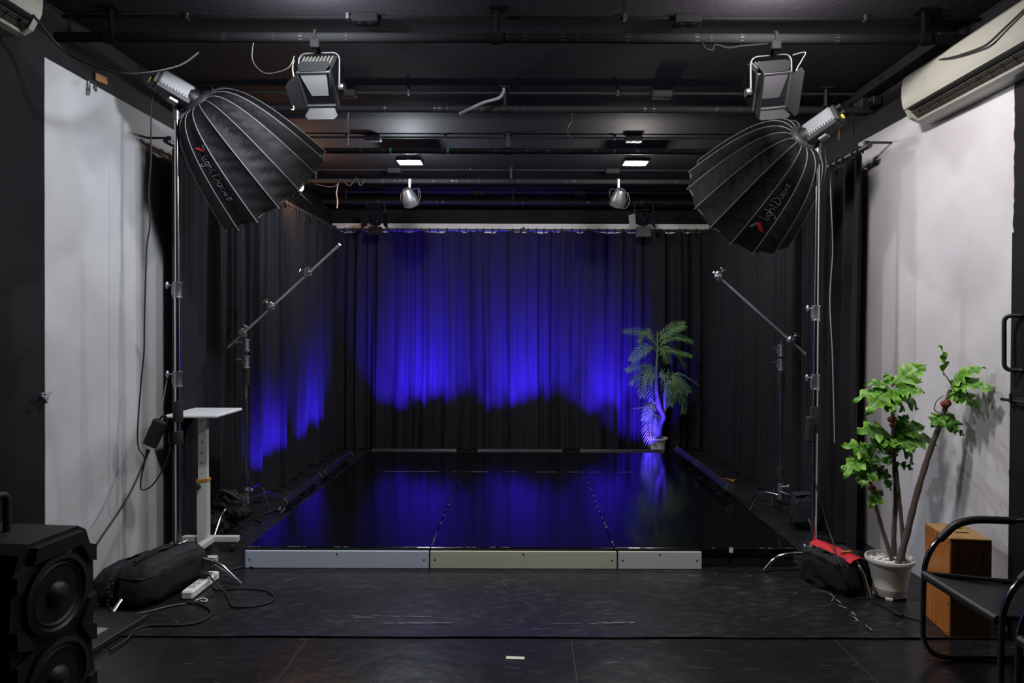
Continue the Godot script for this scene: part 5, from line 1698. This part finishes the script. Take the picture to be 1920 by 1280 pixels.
func frond(t: Node3D, pts: Array, w: float, up: Vector3, nl: int) -> void:
	var m := MB.new()
	var c := curve(pts, 10)
	var rad := []
	for i in c.size(): rad.append(lerpf(0.006, 0.0016, float(i) / c.size()))
	m.ink = Color("8aa35c").srgb_to_linear()
	m.tube(c, rad, 6)
	var shade := rng.randf()
	for k in nl:
		m.ink = Color("456a3b").srgb_to_linear().lerp(Color("7fa565").srgb_to_linear(), clampf(shade * 0.5 + rng.randf() * 0.5, 0.0, 1.0))
		var u := lerpf(0.24, 0.995, float(k) / (nl - 1))
		var i := int(u * (c.size() - 2))
		var p: Vector3 = c[i].lerp(c[i + 1], fposmod(u * (c.size() - 2), 1.0))
		var x: Vector3 = (c[i + 1] - c[i]).normalized()
		var n := (up - x * up.dot(x)).normalized()
		var s := n.cross(x)
		var env := w * (0.35 + 0.65 * sin(PI * clampf((u - 0.1) / 1.0, 0.0, 1.0))) * (1.0 if u < 0.9 else 0.85)
		for sd in [-1.0, 1.0]:
			var dd: Vector3 = (s * sd + x * lerpf(0.35, 1.3, u) + n * 0.12).normalized()
			var tip := p + dd * env - Vector3(0, 0.12 * env, 0) + Vector3(rng.randf_range(-1, 1), rng.randf_range(-1, 1), rng.randf_range(-1, 1)) * 0.006
			var mid := p + dd * env * 0.45 + n * 0.004
			var hw := 0.0056
			var e := dd.cross(n).normalized() * hw
			m.tri(p - e * 0.4, mid - e, mid + e, n, n, n)
			m.tri(p - e * 0.4, mid + e, p + e * 0.4, n, n, n)
			m.tri(mid - e, tip, mid + e, n, n, n)
	put(m, "frond", M.palm, t)


func palm() -> void:
	var base := Vector3(1.68, 0, -8.62)
	var t := thing("potted_palm", "artificial palm with drooping fronds in a white pot at the back right of the stage", "palm", base)
	pot(t, base, 0.125, 0.215, M.pot)
	var m := MB.new()
	m.lathe([Vector2(0.0, 0.19), Vector2(0.11, 0.188)], 20, Basis(), base)
	put(m, "soil", M.cardboard, t)
	for s in [[[Vector3(1.682, 0.159, -8.620), Vector3(1.713, 0.381, -8.620), Vector3(1.749, 0.477, -8.608), Vector3(1.709, 0.572, -8.608), Vector3(1.669, 0.730, -8.608), Vector3(1.655, 0.887, -8.620)], 0.032], [[Vector3(1.730, 0.412, -8.626), Vector3(1.770, 0.569, -8.635), Vector3(1.769, 0.728, -8.632), Vector3(1.804, 0.950, -8.620)], 0.022]]:
		m = MB.new()
		var pts := curve(s[0], 10)
		var rad := []
		for i in pts.size(): rad.append(s[1] * lerpf(1.1, 0.8, float(i) / pts.size()) * (1.0 if i % 2 else 0.86))
		m.tube(pts, rad, 12)
		put(m, "trunk", M.palm_bark, t)
	m = MB.new()
	m.tube(curve([Vector3(1.654, 0.872, -8.614), Vector3(1.656, 1.046, -8.608), Vector3(1.662, 1.203, -8.608), Vector3(1.670, 1.361, -8.608), Vector3(1.673, 1.440, -8.608)], 6), [0.02, 0.019, 0.018, 0.018, 0.018, 0.017, 0.017, 0.017, 0.016, 0.016, 0.016, 0.016, 0.015, 0.015, 0.014, 0.014, 0.014, 0.013, 0.013, 0.013, 0.012, 0.012, 0.011, 0.011, 0.01], 10)
	m.tube([Vector3(1.669, 1.377, -8.602), Vector3(1.665, 1.487, -8.602), Vector3(1.665, 1.569, -8.602)], [0.014, 0.011, 0.004], 8)
	m.tube([Vector3(1.795, 0.953, -8.590), Vector3(1.801, 1.047, -8.590), Vector3(1.805, 1.107, -8.590)], [0.012, 0.010, 0.003], 8)
	put(m, "crown_shaft", M.palm_stem, t)
	var fr := [
		[[Vector3(1.676, 1.345, -8.620), Vector3(1.600, 1.456, -8.596), Vector3(1.444, 1.550, -8.560), Vector3(1.231, 1.550, -8.500)], 0.13, Vector3(0.15, 0.75, 0.7), 24],
		[[Vector3(1.676, 1.408, -8.620), Vector3(1.732, 1.503, -8.590), Vector3(1.851, 1.598, -8.560), Vector3(1.975, 1.638, -8.524)], 0.15, Vector3(-0.2, 0.6, 0.8), 24],
		[[Vector3(1.684, 1.329, -8.620), Vector3(1.747, 1.441, -8.584), Vector3(1.909, 1.481, -8.536), Vector3(2.072, 1.428, -8.500)], 0.13, Vector3(0.1, 0.85, 0.6), 24],
		[[Vector3(1.668, 1.282, -8.620), Vector3(1.586, 1.362, -8.560), Vector3(1.450, 1.317, -8.500), Vector3(1.319, 1.194, -8.452)], 0.14, Vector3(-0.3, 0.5, 0.85), 24],
		[[Vector3(1.676, 1.313, -8.620), Vector3(1.696, 1.347, -8.560), Vector3(1.741, 1.286, -8.512), Vector3(1.773, 1.170, -8.488)], 0.11, Vector3(0.3, 0.4, 0.9), 18],
		[[Vector3(1.676, 1.298, -8.620), Vector3(1.772, 1.377, -8.626), Vector3(1.933, 1.266, -8.638), Vector3(2.014, 1.116, -8.644)], 0.15, Vector3(0.4, 0.7, 0.6), 24],
		[[Vector3(1.677, 1.235, -8.620), Vector3(1.780, 1.315, -8.590), Vector3(1.944, 1.285, -8.548), Vector3(2.069, 1.248, -8.512)], 0.11, Vector3(0.1, 0.9, 0.5), 22],
		[[Vector3(1.668, 1.361, -8.620), Vector3(1.571, 1.518, -8.656), Vector3(1.528, 1.533, -8.680), Vector3(1.453, 1.422, -8.704)], 0.12, Vector3(-0.2, 0.8, 0.5), 20],
		[[Vector3(1.662, 1.045, -8.620), Vector3(1.558, 1.126, -8.572), Vector3(1.393, 1.113, -8.524), Vector3(1.265, 1.067, -8.500)], 0.11, Vector3(0.0, 0.8, 0.6), 22],
		[[Vector3(1.662, 1.013, -8.620), Vector3(1.572, 1.096, -8.560), Vector3(1.468, 0.959, -8.500), Vector3(1.457, 0.743, -8.476)], 0.14, Vector3(-0.6, 0.4, 0.7), 24],
		[[Vector3(1.659, 0.982, -8.620), Vector3(1.605, 1.048, -8.572), Vector3(1.539, 0.924, -8.548), Vector3(1.582, 0.687, -8.560)], 0.12, Vector3(-0.3, 0.2, 0.95), 22],
		[[Vector3(1.659, 0.950, -8.620), Vector3(1.549, 1.077, -8.608), Vector3(1.407, 0.998, -8.608), Vector3(1.337, 0.887, -8.608)], 0.1, Vector3(-0.4, 0.7, 0.5), 20],
		[[Vector3(1.670, 0.982, -8.620), Vector3(1.707, 0.998, -8.608), Vector3(1.752, 0.999, -8.596), Vector3(1.748, 0.750, -8.572)], 0.11, Vector3(0.2, 0.2, 0.95), 20],
		[[Vector3(1.804, 0.935, -8.620), Vector3(1.857, 0.986, -8.572), Vector3(1.894, 0.927, -8.524), Vector3(1.908, 0.804, -8.500)], 0.15, Vector3(0.2, 0.4, 0.9), 22],
		[[Vector3(1.805, 0.919, -8.620), Vector3(1.808, 0.939, -8.560), Vector3(1.816, 0.801, -8.524), Vector3(1.810, 0.637, -8.524)], 0.13, Vector3(0.0, 0.25, 0.95), 22],
		[[Vector3(1.804, 0.950, -8.620), Vector3(1.926, 1.031, -8.602), Vector3(2.048, 0.970, -8.584), Vector3(2.180, 0.885, -8.572)], 0.06, Vector3(0.2, 0.9, 0.3), 20],
		[[Vector3(1.805, 0.919, -8.620), Vector3(1.910, 0.953, -8.596), Vector3(1.999, 0.876, -8.572), Vector3(2.044, 0.799, -8.560)], 0.13, Vector3(0.3, 0.7, 0.6), 20],
		[[Vector3(1.805, 0.903, -8.620), Vector3(1.900, 0.888, -8.620), Vector3(1.977, 0.762, -8.608), Vector3(1.966, 0.700, -8.596)], 0.12, Vector3(0.3, 0.4, 0.85), 20],
		[[Vector3(1.789, 0.824, -8.620), Vector3(1.903, 0.744, -8.632), Vector3(1.998, 0.665, -8.632), Vector3(1.999, 0.530, -8.632)], 0.11, Vector3(0.3, 0.3, 0.9), 18],
		[[Vector3(1.680, 0.571, -8.620), Vector3(1.625, 0.669, -8.584), Vector3(1.554, 0.596, -8.536), Vector3(1.496, 0.458, -8.512)], 0.12, Vector3(-0.3, 0.35, 0.9), 20],
		[[Vector3(1.680, 0.539, -8.620), Vector3(1.598, 0.620, -8.602), Vector3(1.484, 0.598, -8.584), Vector3(1.357, 0.583, -8.572)], 0.05, Vector3(0.0, 0.9, 0.2), 18],
		[[Vector3(1.681, 0.476, -8.620), Vector3(1.598, 0.530, -8.560), Vector3(1.559, 0.383, -8.488), Vector3(1.575, 0.157, -8.464)], 0.17, Vector3(0.0, 0.15, 1.0), 26],
		[[Vector3(1.681, 0.476, -8.620), Vector3(1.626, 0.527, -8.584), Vector3(1.643, 0.469, -8.548), Vector3(1.650, 0.298, -8.536)], 0.12, Vector3(0.4, 0.15, 0.9), 18],
	]
	for q in fr: frond(t, q[0], q[1], (q[2] as Vector3).normalized(), int(q[3] * 0.7))


# ---------------------------------------------------------------- cables and small things on the floor
func cable(label: String, pts: Array, r: float, m0: Material) -> Node:
	var m := MB.new()
	m.tube(curve(pts, 8), r, 8)
	return tag(put(m, "cable", m0), label, "cable")


func cables_and_floor_things() -> void:
	var up := Vector3(0, 0.008, 0)
	# power strip with a plug
	var a: Vector3 = Vector3(-1.976, 0.000, -3.997)
	var b: Vector3 = Vector3(-1.970, 0.000, -4.285)
	var t := thing("power_strip", "white power strip on the floor right of the large black bag", "power strip", (a + b) / 2)
	var bs := look((a - b) * Vector3(1, 0, 1), Vector3.UP)
	var m := MB.new()
	m.box((a + b) / 2 + Vector3(0, 0.028, 0), Vector3(0.07, 0.05, a.distance_to(b) + 0.05), 0.008, bs)
	put(m, "casing", M.white_plastic, t)
	for k in 4:
		var q := a.lerp(b, 0.16 + k * 0.2) + Vector3(0, 0.0535, 0)
		m = MB.new()
		m.box(q, Vector3(0.046, 0.003, 0.046), 0.001, bs)
		put(m, "socket", M.desk_leg, t)
		var h := MB.new()
		for o in [Vector3(0, 0.002, -0.012), Vector3(-0.011, 0.002, 0.01), Vector3(0.011, 0.002, 0.01)]: h.box(q + bs * o, Vector3(0.004, 0.001, 0.009), 0.0, bs)
		put(h, "socket_slots", M.ink, t)
	m = MB.new()
	m.box(b.lerp(a, 0.06) + Vector3(0, 0.055, 0), Vector3(0.02, 0.006, 0.012), 0.002, bs)
	put(m, "switch", M.red, t)
	t = thing("plug", "black three-pin plug pushed into the white power strip", "plug", Vector3(-1.935, 0.000, -4.111))
	m = MB.new()
	var pc := b.lerp(a, 0.36) + Vector3(0, 0.075, 0)
	m.box(pc, Vector3(0.05, 0.036, 0.046), 0.01, bs)
	m.tube([pc, pc + Vector3(0.045, -0.004, 0.006)], [0.012, 0.006], 8)
	put(m, "plug_body", M.rubber, t)
	cable("black flex looping on the floor from the plug in the power strip", [pc + Vector3(0.035, -0.004, 0.006), Vector3(-1.837, 0.050, -4.066), Vector3(-1.779, 0.012, -4.048) , Vector3(-1.718, 0.000, -3.952) + up, Vector3(-1.648, 0.000, -3.862) + up, Vector3(-1.533, 0.000, -3.877) + up, Vector3(-1.471, 0.000, -3.938) + up, Vector3(-1.493, -0.000, -4.032) + up, Vector3(-1.594, 0.000, -4.114) + up, Vector3(-1.762, 0.000, -4.129) + up, Vector3(-1.858, 0.000, -4.112) + up, Vector3(-1.921, 0.000, -4.179) + up], 0.0055, M.wire)
	cable("khaki cable running from the power strip left to the large black bag", [Vector3(-1.949, 0.000, -3.904) + up, Vector3(-2.019, 0.000, -3.874) + up, Vector3(-2.100, 0.000, -3.800) + up, Vector3(-2.186, 0.000, -3.743) + up, Vector3(-2.231, 0.000, -3.695) + up, Vector3(-2.249, 0.000, -3.668) + up, Vector3(-2.298, 0.000, -3.715) + up, Vector3(-2.359, 0.000, -3.784) + up], 0.005, mat("6d6a58", 0.6))
	cable("dark cable curling from the power strip over the floor board to the left", [Vector3(-1.950, 0.000, -3.919) + up, Vector3(-1.875, 0.000, -3.905) + up, Vector3(-1.780, 0.000, -3.831) + up, Vector3(-1.735, 0.000, -3.760) + up, Vector3(-1.744, 0.000, -3.678) + up, Vector3(-1.818, 0.000, -3.625) + up, Vector3(-1.985, 0.000, -3.617) + up, Vector3(-2.044, 0.000, -3.572) + up * 0.8, Vector3(-2.034, 0.000, -3.510) + up, Vector3(-2.025, 0.000, -3.438) + up, Vector3(-2.041, 0.000, -3.336) + up], 0.006, M.wire)
	cable("short beige lead end beside the power strip", [Vector3(-1.916, 0.000, -3.950) + up, Vector3(-1.893, -0.000, -3.982) + up, Vector3(-1.855, 0.000, -3.966) + up, Vector3(-1.847, 0.000, -3.935) + up, Vector3(-1.881, 0.000, -3.943) + up], 0.004, M.tape_cream)
	cable("black cable along the floor from the light stand towards the stage front", [Vector3(-2.126, -0.000, -4.248) + up, Vector3(-2.056, 0.000, -4.340) + up, Vector3(-1.982, 0.000, -4.387) + up, Vector3(-1.910, 0.000, -4.475) + up, Vector3(-1.849, 0.000, -4.516) + up, Vector3(-1.799, -0.000, -4.496) + up], 0.006, M.wire)
	cable("thin black cable on the floor between the desk and the left boom stand", [Vector3(-2.166, 0.000, -5.005) + up, Vector3(-2.204, 0.000, -5.265) + up, Vector3(-2.224, 0.000, -5.584) + up, Vector3(-2.196, 0.000, -5.910) + up, Vector3(-2.126, 0.000, -5.946) + up], 0.006, M.wire)
	cable("second thin black cable on the floor beside the stage's left edge", [Vector3(-2.258, 0.000, -5.105) + up, Vector3(-2.263, 0.000, -5.405) + up, Vector3(-2.269, 0.000, -5.630) + up, Vector3(-2.151, 0.000, -5.554) + up, Vector3(-2.252, -0.000, -5.677) + up, Vector3(-2.210, -0.000, -5.825) + up, Vector3(-2.138, 0.000, -5.928) + up], 0.006, M.wire)
	# power adapters and their leads
	t = thing("power_adapter", "black power adapter brick hanging beside the left light stand", "power adapter", Vector3(-2.307, 0.935, -4.250))
	m = MB.new()
	var ab := Basis(Vector3.BACK, -0.42)
	m.box(Vector3(-2.307, 0.935, -4.250), Vector3(0.085, 0.175, 0.04), 0.008, ab)
	put(m, "brick", M.rubber, t)
	m = MB.new()
	m.tube([Vector3(-2.351, 0.834, -4.250), Vector3(-2.364, 0.781, -4.250)], [0.014, 0.007], 8)
	m.tube(curve([Vector3(-2.280, 1.021, -4.250), Vector3(-2.257, 1.045, -4.250), Vector3(-2.237, 1.035, -4.250), Vector3(-2.236, 0.990, -4.260)], 5), 0.005, 6)
	put(m, "connector", M.rubber, t)
	cable("thin pale cord from the left stand collar to the hanging adapter", [Vector3(-2.243, 1.266, -4.270), Vector3(-2.255, 1.174, -4.260), Vector3(-2.273, 1.048, -4.250)], 0.0025, M.label_grey)
	cable("black lead falling from the left studio lamp head down to the adapter", [Vector3(-2.225, 3.044, -4.200), Vector3(-2.281, 3.004, -4.200), Vector3(-2.295, 2.930, -4.200), Vector3(-2.299, 2.620, -4.200), Vector3(-2.313, 2.424, -4.200), Vector3(-2.307, 2.229, -4.200), Vector3(-2.328, 2.065, -4.200), Vector3(-2.342, 1.672, -4.200), Vector3(-2.347, 1.442, -4.200), Vector3(-2.367, 1.245, -4.200), Vector3(-2.388, 0.965, -4.200), Vector3(-2.382, 0.850, -4.200), Vector3(-2.346, 0.784, -4.200), Vector3(-2.370, 0.652, -4.200), Vector3(-2.364, 0.593, -4.200), Vector3(-2.312, 0.615, -4.220), Vector3(-2.256, 0.710, -4.240), Vector3(-2.223, 0.823, -4.260), Vector3(-2.229, 0.933, -4.260)], 0.0045, M.wire)
	cable("thick black lead slanting down the left white wall from the adapter to the loudspeaker", [Vector3(-2.364, 0.781, -4.250), Vector3(-2.376, 0.702, -4.200), Vector3(-2.372, 0.610, -4.100), Vector3(-2.350, 0.537, -3.950), Vector3(-2.321, 0.488, -3.800), Vector3(-2.279, 0.460, -3.650), Vector3(-2.208, 0.441, -3.450), Vector3(-2.126, 0.461, -3.250), Vector3(-1.965, 0.527, -2.950)], 0.006, M.wire)
	t = thing("power_adapter", "black power adapter brick strapped to the right light stand", "power adapter", Vector3(1.846, 0.945, -4.420))
	m = MB.new()
	m.box(Vector3(1.846, 0.948, -4.420), Vector3(0.045, 0.165, 0.06), 0.008, Basis(Vector3.BACK, -0.06))
	put(m, "brick", M.rubber, t)
	m = MB.new()
	m.tube(curve([Vector3(1.866, 1.032, -4.420), Vector3(1.861, 1.170, -4.420), Vector3(1.868, 1.266, -4.430)], 5), 0.004, 6)
	put(m, "connector", M.rubber, t)
	cable("black lead from the right adapter down past the red strap to the floor", [Vector3(1.850, 0.844, -4.420), Vector3(1.860, 0.689, -4.400), Vector3(1.878, 0.529, -4.350), Vector3(1.902, 0.389, -4.300), Vector3(1.907, 0.295, -4.220), Vector3(1.879, 0.204, -4.050), Vector3(1.935, 0.111, -4.000), Vector3(2.020, 0.000, -4.011) + up, Vector3(2.066, 0.000, -3.888) + up, Vector3(2.116, 0.000, -3.759) + up, Vector3(2.165, 0.000, -3.712) + up], 0.005, M.wire)
	m = MB.new()
	m.tube([Vector3(2.070, 0.000, -3.816) + Vector3(0, 0.012, 0), Vector3(2.092, 0.000, -3.759) + Vector3(0, 0.012, 0)], [0.007, 0.011], 8)
	tag(put(m, "inline_connector", M.rubber), "black inline connector on the floor lead before the wooden box", "connector")
	# bright bar of the right stand's leg under the bag
	# tape, plates and rubbish
	m = MB.new()
	m.box(Vector3(-0.044, 0.000, -3.288) + Vector3(0, 0.0005, 0), Vector3(0.09, 0.0012, 0.026), 0.0, Basis(Vector3.UP, -0.06))
	tag(put(m, "floor_tape", M.tape_cream), "short cream tape mark on the front floor", "tape")
	m = MB.new()
	m.box(Vector3(1.374, 0.124, -4.525) , Vector3(0.026, 0.034, 0.0015), 0.0, Basis(Vector3.BACK, -0.1))
	tag(put(m, "stage_tape", M.tape_cream), "small torn cream tape at the stage front edge, right of the boards", "tape")
	m = MB.new()
	m.tube(curve([Vector3(2.066, 0.000, -7.170) + up, Vector3(2.147, 0.000, -7.196) + up, Vector3(2.160, 0.000, -7.072) + up, Vector3(2.213, 0.000, -7.172) + up], 5), 0.006, 6)
	m.box(Vector3(2.162, 0.000, -7.096) + up * 2, Vector3(0.04, 0.015, 0.025), 0.003)
	tag(put(m, "cable_end", M.tape_orange), "yellowish cable end on the floor beside the right LED bar", "cable")
	m = MB.new()
	m.tube(curve([Vector3(-2.132, 0.000, -5.911) + up, Vector3(-2.141, 0.000, -6.016) + Vector3(0, 0.03, 0), Vector3(-2.092, 0.000, -5.928) + Vector3(0, 0.02, 0), Vector3(-2.098, 0.000, -5.843) + up], 5), 0.014, 7, true, 0.5)
	tag(put(m, "paper_scrap", M.label_grey), "crumpled pale scrap under the left boom stand's foot", "scrap")
	cable("tangle of black leads along the left edge of the stage", [Vector3(-2.094, 0.000, -6.126) + up, Vector3(-2.087, 0.000, -6.277) + up * 2, Vector3(-2.123, 0.000, -6.478) + up, Vector3(-2.075, 0.000, -6.520) + up * 3, Vector3(-2.109, 0.000, -6.827) + up, Vector3(-2.083, 0.000, -6.920) + up * 3, Vector3(-2.115, 0.000, -7.215) + up, Vector3(-2.070, 0.000, -7.294) + up * 2, Vector3(-2.095, 0.000, -7.594) + up, Vector3(-2.078, 0.000, -7.889) + up], 0.009, M.wire)
